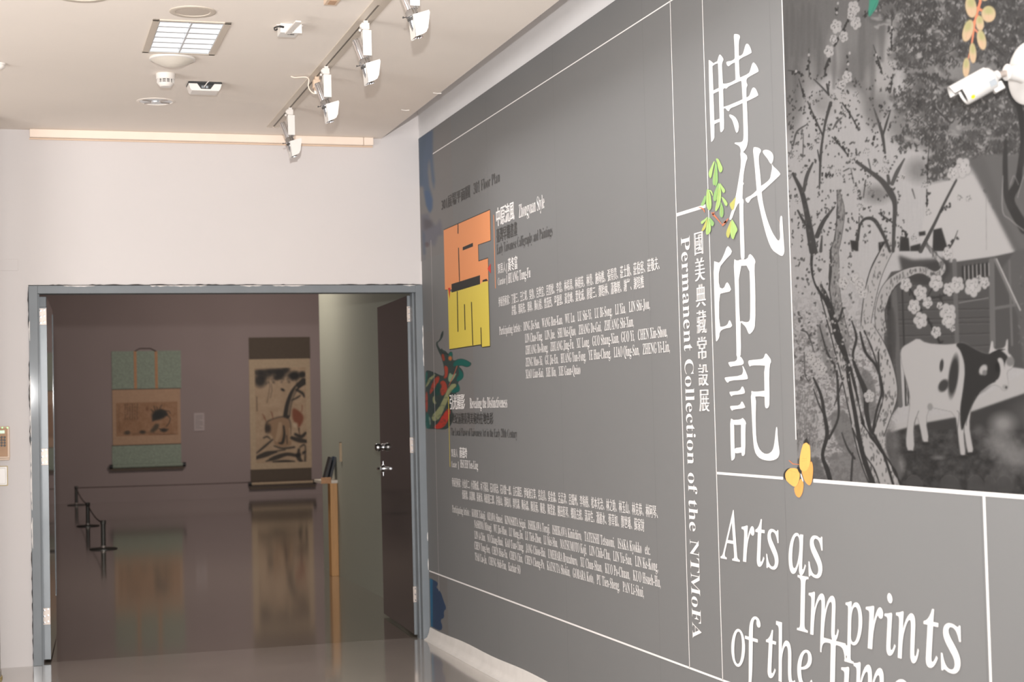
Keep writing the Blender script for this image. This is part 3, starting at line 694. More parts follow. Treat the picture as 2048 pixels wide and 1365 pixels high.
# hut wall below the roof
cv.poly(c2((600,190),(640,120),(760,100),(900,60),(960,70),(1200,36),(1340,6),(1420,-10),(2400,-10),(2400,700),(1365,650),(1290,640),(1100,545),(1000,520),(690,560),(685,850),(600,960),(600,600)), 70, 1, .8)
cv.poly(c2((1320,0),(2400,-100),(2400,640),(1365,650),(1330,360),(1230,120)), 82, 1, 2)
for _ in range(420):
    x = 1330+RS.rand()*900; y = RS.rand()*620; x_, y_ = c2((x, y))[0]; cv.blob(x_, y_, 2+RS.rand()*3, 1.4, 60+RS.rand()*70, .5, .7, RS.rand()*3)
for y0, y1 in ((190,178),(290,262),(382,368),(405,395),(470,455),(330,320),(540,520)):
    cv.line(c2((680,y0),(1180,y1)), 1.2, 40, .9); cv.line(c2((680,y0+8),(1180,y1+8)), 1.4, 92, .5)
for x0, x1, v, wd in ((655,690,86,26),(700,720,44,10),(985,1000,92,24),(1188,1195,96,30),(625,640,36,22),(1285,1300,96,12)):
    cv.line(c2((x0, 60 if x0 > 700 else 190),(x1, 520 if x0 > 900 else 850)), wd/2.73, v, .95, .8)
for k in range(7):
    x = 1030+k*22; cv.line(c2((x, 92-k*3),(x+2, 165-k*4)), 4.2, 40); cv.line(c2((x+10, 92-k*3),(x+12, 165-k*4)), 1.8, 150, .8)
cv.line(c2((1205,50),(1320,300)), 5, 105); cv.line(c2((1215,50),(1345,330)), 2.4, 165); cv.line(c2((1205,320),(1320,300)), 6, 96)
cv.line(c2((1010,290),(1170,262)), 2.2, 110)
cv.poly(c2((680,30),(760,55),(860,50),(960,40),(960,120),(900,200),(760,180),(700,140)), 50, .9, 3)
for P in (c1((870,1255),(915,1245),(945,1345),(940,1372),(865,1372)), c1((690,1290),(735,1300),(742,1372),(684,1372)), c1((415,1312),(462,1318),(460,1372),(425,1372)), c1((570,1325),(636,1312),(636,1372),(572,1372)), c1((790,1268),(826,1262),(828,1285),(792,1290)), c1((745,1345),(800,1330),(800,1372),(745,1372))): cv.poly(P, 40, 1, .5)
# ground and path
cv.poly(c2((560,1000),(620,960),(1000,880),(1365,670),(2400,300),(2400,1400),(600,1400)), 162, 1, 1)
cv.poly(c2((616,1003),(800,950),(990,915),(1085,882),(1365,785),(2400,420),(2400,1420),(664,1420),(650,1200),(610,1080)), 50, 1, 1.6)
nz = vnoise(cv.h, cv.w, 14, RS)*.6+vnoise(cv.h, cv.w, 5, RS)*.4
sl = (slice(int((860-cv.y0)*cv.res), cv.h), slice(int((1770-cv.x0)*cv.res), cv.w)); reg = cv.a[sl]; dk = (reg[..., 0] < 100)
reg += (dk*(nz[sl]-.45)*46)[..., None].astype(np.float32)
for x, y, rx, ry, v, a in ((1250,950,60,50,150,.75),(1230,1050,80,60,132,.7),(1320,1130,90,60,146,.65),(900,1135,35,10,110,.6),(1120,985,26,24,96,.6),(690,1180,22,50,150,.6),(1250,1230,60,40,100,.5),(1500,900,160,90,120,.5),(1450,1150,120,70,112,.5),(660,1050,26,60,130,.5)):
    x_, y_ = c2((x, y))[0]; cv.blob(x_, y_, rx/2.73, ry/2.73, v, a, 1.3)
for x, w_ in ((765,50),(1100,50),(1180,36),(1260,50),(960,60)):     # stones along the lower edge
    P = c2((x-w_, 1330),(x-w_*.9, 1260),(x-w_*.3, 1228),(x+w_*.5, 1238),(x+w_, 1290),(x+w_, 1330)); cv.poly(smooth_poly(P), 66, .8, 2.2); cv.line(smooth_poly(P)[3:14], 1.0, 105, .5, 1)
# left: textured hillside behind the trunks
nz2 = vnoise(cv.h, cv.w, 9, RS)*.5+vnoise(cv.h, cv.w, 3.5, RS)*.5
Y_, X_ = np.mgrid[0:cv.h, 0:cv.w]; PX = cv.x0+X_/cv.res; PY = cv.y0+Y_/cv.res
mk = np.clip((PY-560)/150, 0, 1)*np.clip((1800-PX)/30, 0, 1)*(PX > 0)
mk = mk*np.clip((nz2-.42)*5, 0, 1)*.75
cv.a[:] = cv.a*(1-mk[..., None].astype(np.float32))+np.array((104, 101, 101), np.float32)*mk[..., None].astype(np.float32)
cv.poly(c2((126,1140),(240,1130),(290,1250),(260,1285),(126,1270)), 92, .8, 2); cv.poly(c2((300,1120),(480,1080),(520,1230),(560,1290),(300,1270)), 104, .7, 3)
cv.poly(c2((120,1060),(250,1080),(300,1120),(126,1135)), 150, .8, 2)
for _ in range(150):
    x = 120+RS.rand()*120; y = 760+RS.rand()*300; x_, y_ = c2((x, y))[0]; cv.line([(x_, y_), (x_+RS.randn()*2, y_+6+RS.rand()*14)], 1.4, 80+RS.rand()*70, .6)
for P, v in (([(455,700),(500,640),(545,700),(560,800),(550,930),(520,960),(480,860)], 92), ([(330,420),(380,380),(420,470),(410,560),(360,520)], 104), ([(300,900),(360,860),(430,930),(450,1080),(400,1120),(330,1040)], 98), ([(230,420),(270,400),(330,560),(340,700),(290,680),(250,560)], 112), ([(620,330),(660,300),(670,560),(640,640),(610,560)], 58), ([(600,1000),(640,960),(650,1080),(700,1200),(690,1290),(640,1240)], 84)):
    cv.poly(smooth_poly(c2(*P)), v, .75, 2.2)
# light trunks
def trunk(P, col, edge=44, ew=2.2, side=1):
    q = curve(P, 6); L = [(x, y) for x, y, w_ in q]; wd = [w_ for x, y, w_ in q]
    cv.line(L, wd, col, 1, 1)
    for s_ in (-1, 1):
        E_ = []
        for i, (x, y) in enumerate(L):
            a, b = L[max(0, i-1)], L[min(len(L)-1, i+1)]; dx, dy = b[0]-a[0], b[1]-a[1]; l = math.hypot(dx, dy)+1e-6
            E_.append((x-s_*dy/l*wd[i]/2, y+s_*dx/l*wd[i]/2))
        cv.line(E_, [ew*(.5+RS.rand()) if s_ == side else ew*.5 for _ in E_], edge, .9)
    for _ in range(len(L)*3):
        i = RS.randint(len(L)); o_ = (RS.rand()-.5)*wd[i]*.8; cv.blob(L[i][0]+o_, L[i][1]+RS.randn()*3, .8+RS.rand(), 1.5+RS.rand()*3.5, 60+RS.rand()*60, .75, .6, RS.randn()*.2)
trunk(c2w((585,430,60),(580,330,56),(620,210,60),(700,140,52),(800,110,40),(880,140,44),(925,95,30),(880,30,20),(830,-30,14)), 152, 52)
trunk(c1w((350,1040,12),(365,1150,40),(350,1300,36),(330,1372,44))+c2w((330,60,50),(330,200,56),(350,330,50),(390,480,40)), 128, 50)
trunk(c2w((640,-40,60),(560,120,70),(520,280,64),(500,420,52)), 158, 46)
trunk(c2w((250,200,20),(300,340,44),(350,520,50),(400,700,60),(440,880,60),(480,1060,64),(520,1200,60),(560,1290,60)), 158, 34, 5, -1)
trunk(c2w((520,430,60),(575,540,76),(620,680,82),(635,800,76),(600,920,66),(570,1010,60)), 160, 44, 3)
trunk(c2w((455,960,60),(520,1080,84),(590,1180,92),(640,1300,110)), 163, 34, 5, -1)
for P, v in ((c2w((470,450,10),(500,560,16),(560,640,14),(590,760,12),(560,880,12),(540,990,14)), 42), (c2w((425,390,8),(450,480,14),(430,580,14),(460,680,22),(500,780,30),(505,880,26),(525,980,20),(545,1010,14)), 44),
             (c2w((210,0,16),(205,90,14),(225,190,10),(300,310,26),(345,480,30),(390,590,22),(410,720,20),(440,880,22),(480,1100,26),(540,1280,30)), 42),
             (c2w((570,560,10),(575,680,12),(590,800,8)), 50), (c2w((550,1020,16),(600,1120,14),(650,1280,14)), 40),
             (c2w((215,700,10),(255,790,16),(275,900,18),(290,1010,22),(265,1120,18),(290,1200,26),(310,1270,24)), 46), (c2w((250,420,6),(290,560,12),(340,660,14),(350,800,14),(350,920,12),(300,1030,14)), 50),
             (c2w((215,760,6),(240,830,8),(265,890,8)), 50), (c2w((380,700,8),(360,760,8),(330,850,6)), 56), (c2w((370,1000,6),(400,1080,10),(440,1140,12)), 50), (c2w((430,1110,8),(425,1200,12),(420,1270,12)), 54),
             (c2w((375,320,12),(350,390,12),(320,350,8)), 50), (c2w((310,0,8),(310,120,12),(300,220,8)), 54), (c2w((150,440,8),(185,460,8),(220,560,5)), 60), (c2w((165,560,5),(170,680,5),(190,720,6)), 60), (c2w((715,660,8),(735,780,8),(730,850,5)), 44),
             (c1w((103,950,14),(150,1045,26),(178,1160,30),(195,1260,40),(215,1372,46)), 54), (c1w((212,890,10),(180,960,20),(163,1040,18)), 66), (c1w((130,1150,10),(165,1215,16),(195,1240,12)), 50), (c1w((330,1130,8),(270,1210,22),(235,1290,26)), 56), (c1w((262,1290,8),(255,1372,18)), 64),
             (c1w((452,885,18),(520,935,22),(590,990,30),(640,1060,36),(660,1120,26),(655,1240,20),(650,1372,18)), 60), (c1w((712,868,8),(672,940,22),(645,1005,20)), 72), (c1w((622,960,16),(628,1000,20)), 66), (c1w((455,1310,20),(470,1230,12),(500,1195,16),(550,1205,22),(600,1290,18),(632,1372,16)), 52),
             (c1w((995,985,12),(930,1110,14),(880,1215,16),(800,1372,24)), 58), (c1w((310,562,18),(285,650,14),(268,740,12),(255,850,14),(248,1030,8)), 58), (c1w((183,555,6),(225,650,9),(265,738,10)), 52), (c1w((238,820,6),(250,880,10)), 54), (c1w((372,562,8),(425,640,8),(462,712,8)), 50),
             (c1w((545,590,5),(575,680,16),(592,740,18),(606,836,12)), 60), (c1w((636,602,6),(612,680,12),(596,735,10)), 56), (c1w((318,750,7),(360,795,8),(405,850,9)), 48), (c1w((218,433,6),(265,480,9),(300,520,9)), 46), (c1w((288,460,9),(298,512,10)), 46), (c1w((302,320,14),(285,360,12),(275,420,6)), 56), (c1w((410,95,8),(375,170,10),(330,250,12)), 50),
             (c1w((368,645,9),(345,665,13),(322,705,7)), 80), (c1w((645,60,2),(642,170,5),(640,275,6)), 44), (c1w((542,245,3),(570,330,8),(590,402,8)), 46), (c1w((620,478,8),(635,505,8),(648,405,4)), 50), (c1w((190,265,2),(192,420,5)), 48), (c1w((78,385,4),(120,392,7),(160,412,6)), 42), (c1w((135,430,3),(150,480,6),(162,530,6)), 46),
             (c1w((852,750,2),(840,880,5),(838,1000,5)), 50), (c1w((834,1035,6),(834,1130,6)), 50), (c1w((572,1165,6),(610,1190,9),(642,1212,7)), 46), (c1w((1003,1260,3),(980,1320,6),(955,1360,8)), 40), (c1w((440,25,6),(465,0,6)), 50), (c1w((485,90,4),(515,65,5),(550,20,4)), 50), (c1w((350,40,4),(345,80,5)), 44), (c1w((515,870,7),(530,935,7)), 70), (c1w((500,985,7),(488,1080,5)), 60), (c1w((755,1035,8),(770,1085,5)), 70), (c1w((380,935,7),(410,920,7)), 70), (c1w((160,730,4),(158,860,5)), 60), (c1w((180,680,6),(125,720,10),(105,795,8)), 70), (c1w((465,1185,6),(463,1240,6)), 56), (c1w((420,920,5),(435,1000,6)), 80),
             (c2w((735,205,8),(770,265,10),(805,332,11)), 34), (c2w((835,370,9),(880,455,12),(930,560,11),(980,635,7)), 34), (c2w((835,268,8),(910,255,9),(985,228,8)), 40), (c2w((905,245,7),(925,305,8)), 38), (c2w((880,190,7),(850,235,9),(840,260,8)), 44), (c2w((970,410,4),(972,480,4)), 60)):
    brush(P, v, .97, .7)
# dark buds and flower dots
for _ in range(430):
    x = 75+RS.rand()**1.1*640; y = 420+RS.rand()*930
    if x > 560 and y < 600 and RS.rand() < .7: continue
    x_, y_ = c1((x, y))[0]
    for k in range(RS.randint(1, 4)): cv.blob(x_+RS.randn()*1.6, y_+RS.randn()*2, 1+RS.rand()*1.1, 1.3+RS.rand()*1.6, 46+RS.rand()*40, .9, .5, RS.randn()*.4)
for _ in range(330):
    x = 110+RS.rand()*330; y = RS.rand()*720; x_, y_ = c2((x, y))[0]; v = 60+RS.rand()*30 if RS.rand() < .6 else 160
    cv.blob(x_, y_, 1+RS.rand()*2.2, 1.2+RS.rand()*2.4, v, .85, .5, RS.randn()*.5)
def bud(x, y):
    for k in range(3): cv.blob(x+RS.randn()*1.2, y+RS.randn()*1.6, 1.7, 2.3, 44, .95, .5)
for (ax, ay), (bx, by), n_ in (((410,95),(330,250),6),((300,320),(278,420),4),((345,40),(345,90),2),((642,150),(642,270),5),((552,290),(590,400),6),((190,330),(192,420),4),((90,390),(160,410),4),((150,480),(162,530),3),((413,290),(375,480),5),((840,870),(836,960),4),((836,1050),(832,1120),4),((580,1170),(636,1208),4),((1000,1290),(955,1350),4),((640,410),(630,500),3),((200,580),(240,720),6),((380,570),(460,700),6),((490,90),(520,60),3),((905,1150),(975,1115),6),((700,1255),(730,1295),5),((330,750),(400,840),6),((260,960),(320,955),6),((585,570),(585,590),2),((545,740),(540,800),3)):
    for k in range(n_): x_, y_ = c1((ax+(bx-ax)*(k+.5)/n_+RS.randn()*5, ay+(by-ay)*(k+.5)/n_+RS.randn()*4))[0]; bud(x_, y_)
for (ax, ay), (bx, by), n_ in (((745,215),(800,330),6),((840,370),(975,630),11),((840,268),(985,232),6),((905,250),(925,320),4)):
    for k in range(n_): x_, y_ = c2((ax+(bx-ax)*(k+.5)/n_+RS.randn()*4, ay+(by-ay)*(k+.5)/n_+RS.randn()*4))[0]; bud(x_, y_)
def flower(x, y, r, petals=True, sy=1.25):
    if petals:
        ph = RS.rand()*2
        for ring, v in ((1.12, 100), (1., 172)):
            for k in range(5):
                t = ph+k*2*PI/5; cv.blob(x+r*.62*math.cos(t), y+r*.62*sy*math.sin(t), r*.47*ring, r*.47*ring*sy, v, .9 if v > 150 else .45, .25)
        cv.blob(x, y, r*.4, r*.4*sy, 172, 1, .3)
    for k in range(15):
        t = RS.rand()*2*PI; q = r*(.25+.45*RS.rand()); cv.blob(x+q*math.cos(t), y+q*sy*math.sin(t), .75, .95, 74, .9, .5)
for x, y, r in ((340,145,30),(435,45,32),(447,125,28),(380,200,24),(300,280,26),(400,420,26),(372,462,20),(325,215,20),(420,85,20),(1030,915,42),(978,950,30),(705,968,14)):
    x_, y_ = c1((x, y))[0]; flower(x_, y_, r/2.73)
for x, y in ((380,520),(445,515),(320,530),(380,620),(300,700),(240,770),(200,800),(100,840),(145,860),(430,860),(505,830),(555,890),(612,875),(605,930),(310,912),(350,940),(175,920),(130,1090),(447,1040),(520,1010),(530,1050),(470,1130),(640,350),(612,420),(645,540),(842,1160),(822,1010),(768,1300),(1010,1080),(1062,1080),(180,540),(205,560),(95,850),(240,745)):
    x_, y_ = c1((x, y))[0]; flower(x_, y_, 26/2.73, False, 1.2)
for x, y, r in ((720,190,30),(800,235,34),(800,385,36),(765,310,32),(885,180,36),(955,215,30),(1000,190,36),(1085,205,42),(1150,180,26),(950,345,42),(952,385,34),(885,450,26),(838,288,26),(948,20,28),(905,305,16),(975,430,14),(1120,155,14),(485,235,26)):
    x_, y_ = c2((x, y))[0]; flower(x_, y_, r/2.73, True, 1.2)
for x, y in ((440,160),(470,190),(230,620),(260,650),(520,800),(200,590),(380,180)):
    x_, y_ = c2((x, y))[0]; flower(x_, y_, 28/2.73, True, 1.2)
for x, y in ((1155,180),(343,70),(349,18),(190,300),(120,390),(405,350),(413,290),(643,150),(558,300)):
    x_, y_ = c1((x, y))[0]; cv.blob(x_, y_, 2.2, 3, 168, .95, .4)
# cow
cow = c2((690,560),(700,530),(745,505),(785,480),(830,510),(930,518),(1000,512),(1035,503),(1100,545),(1165,570),(1176,560),(1185,505),(1198,495),(1200,545),(1240,540),(1262,530),(1268,492),(1278,493),(1275,560),(1300,580),(1312,620),(1300,650),(1270,662),(1280,730),(1276,765),(1250,772),(1235,748),(1195,735),(1130,770),(1100,810),(1075,870),(1065,960),(1078,1040),(1090,1105),(1062,1122),(1048,1060),(1040,1000),(1035,1000),(1050,1120),(1020,1132),(1010,1060),(1005,1010),(990,890),(900,870),(850,860),(828,930),(848,1050),(815,1062),(795,960),(780,900),(760,960),(768,1100),(735,1108),(718,1060),(728,960),(745,820),(735,760),(700,640))
cv.poly(smooth_poly(cow, 1), 165, 1, .6)
cv.line(smooth_poly(cow, 1)+[smooth_poly(cow, 1)[0]], 1, 90, .55)
cv.poly(smooth_poly(c2((985,515),(1035,503),(1100,545),(1165,572),(1200,558),(1240,545),(1285,590),(1262,605),(1254,680),(1215,722),(1190,727),(1130,772),(1085,840),(1062,900),(1040,960),(1022,1000),(1013,880),(1033,760),(1045,640),(1020,550))), 38, 1, 1.2)
cv.poly(smooth_poly(c2((1214,592),(1250,588),(1262,660),(1282,740),(1270,766),(1236,748),(1200,722),(1232,700),(1238,640))), 165, 1, .8)
for x, y, rx, ry, v, rot in ((980,690,26,112,40,.12),(915,632,11,34,52,.1),(925,742,25,36,48,.5),(1142,655,20,30,166,.5),(1150,672,13,15,110,0),(1219,640,12,28,24,0),(1290,610,22,26,110,0),(1262,750,16,14,140,0),(1268,752,6,7,40,0),(852,858,15,20,128,0)):
    x_, y_ = c2((x, y))[0]; cv.blob(x_, y_, rx/2.73, ry/2.73, v, .95, .45, rot)
for P in (c2w((1180,560,7),(1190,500,4)), c2w((1272,545,7),(1274,490,4))): brush(P, 172)
for P in (c2w((1185,565,3),(1230,548,10),(1262,545,3)),): brush(P, 30)
for P in (c2w((1037,960,5),(1040,1060,4),(1050,1118,4)), c2w((790,880,3),(770,940,3),(765,1000,3)), c2w((712,690,4),(730,800,5),(740,850,3)), c2w((1000,880,3),(1010,900,3),(1000,1000,3)), c2w((1100,800,3),(1060,900,4),(1050,960,3))): brush(P, 70, .8)
for x, y in ((745,1105),(830,1058),(1033,1130),(1074,1115)): x_, y_ = c2((x, y))[0]; cv.blob(x_, y_, 8, 3.4, 34, .9, .5)
x_, y_ = c2((1120,760))[0]; cv.poly(c2((1100,812),(1130,772),(1195,738),(1150,775),(1105,800)), 120, .8, .6)
# coloured leaves
gcol = lambda r, g, b: (r, g, b)
cv.poly(smooth_poly(c1((520,-40),(560,-50),(574,0),(562,40),(540,70),(520,97),(512,70),(520,30))), (58, 138, 116), 1, .5)
cv.line(c1((560,10),(522,90)), .8, (30, 95, 85), .7)
c9 = lambda x, y: (1848+x/5.69, y/5.69)
st = [c9(x, y) for x, y in ((648,-120),(640,20),(600,160),(572,280),(560,380),(545,490),(520,600),(500,680))]
cv.line(st, [5.5, 5.5, 5, 4.5, 4, 3.4, 2.6, 2], (226, 140, 106))
cv.line([c9(600, 90), c9(660, 120)], 5, (226, 140, 106)); cv.line([c9(560, 260), c9(620, 180)], 4, (226, 140, 106)); cv.line([c9(575, 330), c9(620, 380)], 3.4, (226, 140, 106))
for x, y, rx, ry, rot in ((535,80,62,120,-.15),(735,160,78,90,0),(500,350,55,125,.28),(635,265,44,85,-.08),(655,455,48,112,-.2),(555,605,38,112,-.06),(480,770,38,108,.05),(700,-90,60,100,.2)):
    X0, Y0 = c9(x, y); cv.blob(X0, Y0, rx/5.69+.5, ry/5.69+.5, (150, 120, 92), .9, .14, rot)
    cv.blob(X0, Y0, rx/5.69, ry/5.69, (206, 184, 148), 1, .1, rot)
    cv.blob(X0, Y0-ry/5.69*.42, rx/5.69*.66, ry/5.69*.5, (170, 172, 116), .75, 1.0, rot); cv.blob(X0, Y0+ry/5.69*.45, rx/5.69*.6, ry/5.69*.4, (220, 180, 150), .7, 1.0, rot)
    cv.line([(X0+math.sin(rot)*ry/5.69*.8, Y0-ry/5.69*.8), (X0-math.sin(rot)*ry/5.69*.7, Y0+ry/5.69*.7)], .7, (180, 165, 120), .6)
cv.a = np.clip(cv.a, 18, 250)
ys = [rw(x, 500)[0] for x in np.concatenate([np.arange(1582, 2062, 1.25), np.arange(2062, 2420, 6)])]
ys = [V3-.004]+[y for y in ys if y < V3-.008]
zs = list(np.arange(1.312, 3.10, .00235))+list(np.arange(3.10, GT, .008))+[GT-.002]
wall_patch(cv, 'painting', .0016, 158, ys=ys, zs=zs)
del gr, nz, nz2, mk, PX, PY, X_, Y_

# ---- small coloured prints at the left end of the wall
# blue wash
bgv = 115
cb = Canvas(838, 248, 905, 512, 2.2, (bgv, bgv-2, bgv-3))
k5 = lambda *p: [(835+x/5.25, 240+y/5.25) for x, y in p]
cb.poly(k5((20,180),(160,100),(160,380),(168,500),(182,640),(172,745),(150,640),(135,500),(125,400),(112,470),(110,560),(125,700),(150,780),(158,850),(150,930),(130,960),(140,1000),(90,900),(60,700),(20,700)), (78, 92, 112), .95, 2.0)
cb.poly(k5((20,180),(100,140),(60,400),(60,640),(20,700)), (74, 88, 104), .7, 2.5)
cb.poly(k5((70,750),(110,740),(155,830),(155,930),(130,980),(95,900)), (66, 86, 116), .8, 1.6)
cb.poly(k5((40,1000),(110,980),(150,1080),(200,1110),(240,1030),(250,1090),(265,1210),(215,1220),(180,1340),(140,1290),(110,1335),(60,1280),(50,1200)), (96, 96, 106), .85, 2.4)
cb.poly(k5((60,1030),(150,1060),(160,1120),(70,1160)), (74, 70, 74), .7, 3); cb.blob(*k5((95,1310))[0], 5, 5, (84, 68, 70), .7, .8)
cb.poly(k5((50,1150),(75,1200),(85,1420),(60,1420)), (74, 86, 104), .8, 2)
wall_patch(cb, 'blue_wash', .0014, 114, step=1.0)
# red and green figure fragment
cb = Canvas(846, 655, 948, 866, 3., (112, 110, 109))
k6 = lambda *p: [(840+x/5.933, 650+y/5.933) for x, y in p]
cb.poly(smooth_poly(k6((66,560),(85,535),(180,570),(240,600),(290,610),(285,500),(250,370),(225,330),(180,215),(235,180),(250,100),(278,62),(278,130),(245,185),(200,220),(245,300),(258,275),(270,300),(305,310),(335,350),(350,325),(370,315),(388,335),(385,400),(400,430),(470,400),(530,410),(580,435),(612,455),(605,482),(570,505),(530,500),(500,485),(455,490),(500,530),(520,580),(510,640),(445,680),(470,740),(470,790),(420,812),(450,850),(400,870),(370,960),(385,1050),(405,1080),(375,1180),(330,1230),(290,1245),(200,1240),(66,1235)), 1), (52, 62, 60), 1, .5)
R_, T_, O_ = (160, 62, 48), (24, 88, 80), (140, 142, 102)
for P, col in ((((66,790),(92,800),(92,1040),(66,1030)), R_), (((110,800),(150,680),(200,605),(240,618),(212,700),(160,780),(120,830)), R_), (((230,680),(290,655),(330,740),(310,810),(255,855),(235,770),(262,740)), R_), (((283,480),(330,495),(335,560),(318,640),(275,640),(298,590)), R_), (((250,350),(285,345),(300,430),(268,430)), (140,60,46)),
               (((160,1210),(225,1160),(260,1080),(345,975),(366,1050),(310,1190),(240,1238),(180,1236)), (176,52,42)), (((400,440),(470,405),(530,412),(610,458),(570,503),(500,480),(430,486),(390,500)), T_), (((450,500),(520,585),(508,640),(440,680),(430,640),(470,590)), T_), (((440,690),(475,745),(470,790),(410,810),(360,800),(380,760),(440,745)), T_), (((338,350),(370,318),(386,340),(380,395),(348,385)), T_), (((190,700),(235,690),(240,780),(215,850),(170,820)), (30,66,60)), (((66,560),(95,560),(80,700),(66,720)), (30,90,80)), (((66,1050),(100,1050),(130,1140),(120,1232),(66,1232)), (30,80,74)),
               (((66,740),(90,650),(170,585),(192,592),(125,670),(80,740)), O_), (((350,560),(385,600),(440,565),(400,645),(355,690),(330,650)), (130,150,120)), (((352,710),(425,695),(432,730),(395,760),(345,830),(330,900),(290,990),(240,1110),(160,1155),(130,1090),(225,985),(280,870)), O_), (((150,860),(180,832),(172,895),(200,935),(175,948),(150,915)), O_), (((100,1080),(125,1110),(130,1180),(115,1200)), (120,128,116))):
    cb.poly(smooth_poly(k6(*P), 1), col, .88, .8)
cb.blob(*k6((358,398))[0], 3.6, 4.6, (196, 104, 60), .8, .8); cb.line(k6((440,490),(400,600),(340,730)), 1.3, (170, 80, 60)); cb.line(k6((245,300),(262,330),(330,350)), 1.6, (40, 44, 44))
for _ in range(60): x, y = RS.rand()*300+70, RS.rand()*600+600; cb.blob(*k6((x, y))[0], 2, 4, (40, 52, 50), .22, .8, RS.rand()*3)
wall_patch(cb, 'figure_print', .0015, 111, step=.5)
# navy fragment low in the corner
cb = Canvas(861, 1150, 896, 1262, 3., (84, 82, 81))
k7 = lambda *p: [(800+x/2.926, 1100+y/2.926) for x, y in p]
cb.poly(smooth_poly(k7((176,168),(200,180),(218,190),(222,205),(210,222),(238,245),(255,300),(273,345),(255,360),(260,400),(235,410),(250,452),(240,475),(176,475)), 1), (36, 48, 68), 1, .5)
cb.poly(k7((176,168),(191,176),(192,470),(176,470)), (26, 72, 98), .9, .8)
wall_patch(cb, 'blue_fragment', .0015, 86, step=.6)

# ---- butterfly and sprig, cut from coloured vinyl
def cm(n, c_): MT[n] = mat(n, c_, .6, noise=.05, nscale=30, spec=.3); return MT[n]
kb = lambda p: [rw(*q) for q in smooth_poly(crop(1540, 860, 9.1, p), 2)]
bf = wpoly([kb([(510,680),(530,665),(548,700),(582,780),(562,797),(535,752)])], .0050, MT['ink_black'], 'butterfly', WG)
wy, wo, wk = cm('butterfly_yellow', (222, 174, 96)), cm('butterfly_orange', (220, 156, 86)), MT['ink_black']
for m_, off, P in ((wo, .0036, [(760,560),(795,620),(802,760),(780,950),(740,1022),(690,990),(640,920),(600,800),(590,745),(700,730),(745,640)]), (wo, .0036, [(565,890),(600,900),(628,970),(625,1060),(605,1160),(565,1228),(530,1237),(480,1190),(453,1080),(465,1040),(515,1020)]),
                   (wy, .0040, [(650,200),(685,200),(720,240),(752,320),(757,560),(740,650),(700,730),(640,768),(590,748),(555,690),(553,560),(575,420),(610,290)]), (wy, .0040, [(520,705),(400,695),(330,725),(285,790),(284,860),(310,920),(380,990),(460,1045),(510,1020),(550,920),(565,800)])):
    sp([kb(P)], off, m_, 'wing', bf)
for P in ([(678,146),(706,180),(735,290),(715,262),(690,236),(655,238),(622,275),(645,195)], [(400,694),(325,708),(270,780),(260,850),(298,920),(312,915),(294,850),(298,790),(340,728)]):
    sp([kb(P)], .0044, wk, 'wing_tip', bf)
sp([kb([(575,800),(590,800),(632,925),(620,955),(600,900),(580,850)])], .0046, MT['ink_list'], 'abdomen', bf)
for P in ([(360,560),(368,553),(440,618),(550,630),(550,638),(435,630)],): sp([[rw(*q) for q in crop(1540, 860, 9.1, P)]], .0046, cm('antenna_orange', (210, 120, 70)), 'antenna', bf)
for a_, b_ in (((600,520),(690,525)), ((600,570),(700,560)), ((370,735),(490,775)), ((640,600),(660,740)), ((345,800),(360,900)), ((530,1000),(560,1075))):
    sp([[rw(*q) for q in crop(1540, 860, 9.1, [a_, b_, (b_[0], b_[1]+4), (a_[0], a_[1]+5)])]], .0044, cm('vein', (196, 150, 84)), 'wing_vein', bf)
ks = lambda p: [rw(*q) for q in smooth_poly(crop(1390, 310, 7.18, p), 2)]
lf = [[(285,85),(240,180),(205,260),(215,310),(235,342),(252,310),(275,180),(300,95)], [(305,85),(295,200),(265,350),(270,430),(290,440),(300,425),(315,462),(345,380),(340,260),(325,120)], [(308,52),(350,52),(380,120),(414,190),(400,245),(370,258),(345,190),(330,100)], [(350,395),(310,490),(280,570),(275,660),(320,668),(350,560),(366,420)], [(362,395),(350,520),(330,640),(298,800),(318,815),(355,760),(380,690),(394,560),(378,440)], [(372,395),(400,440),(455,510),(430,555),(400,520),(378,450)], [(393,595),(430,620),(470,670),(488,710),(460,745),(430,690),(405,630)], [(385,670),(370,800),(368,870),(400,910),(427,860),(425,770),(400,700)], [(188,485),(175,600),(178,740),(218,808),(250,770),(255,680),(238,560),(212,495)], [(160,575),(130,650),(92,728),(130,737),(165,690),(177,600)], [(213,500),(255,510),(278,570),(270,600),(240,530),(215,512)], [(205,880),(150,930),(95,960),(112,1002),(150,970),(195,912)], [(192,905),(150,1000),(102,1098),(140,1092),(172,1050),(187,980)], [(205,885),(185,1000),(170,1100),(180,1150),(205,1145),(240,1110),(250,1040),(230,950)], [(213,880),(260,930),(300,980),(270,1033),(245,1010),(225,930)], [(612,590),(560,660),(512,705),(530,760),(560,808),(585,740),(592,660)], [(540,925),(510,1000),(458,1130),(490,1204),(515,1170),(537,1050)], [(545,920),(535,1000),(523,1150),(570,1234),(600,1130),(635,1080),(610,1020),(570,950)]]
g1, g2, g3 = cm('leaf_green', (160, 190, 116)), cm('leaf_green_dark', (134, 172, 108)), cm('leaf_olive', (176, 174, 96))
spg = wpoly([ks([(60,742),(140,765),(158,820),(150,835),(132,785),(60,750)])], .0046, cm('stem_rust', (196, 116, 84)), 'leaf_sprig', WG)
for i, P in enumerate(lf): sp([ks(P)], .0040+.00012*i, (g1, g2, g1, g2, g1, g1, g1, g2, g1, g2, g1, g1, g3, g1, g2, g3, g3, g1)[i], 'leaf', spg)
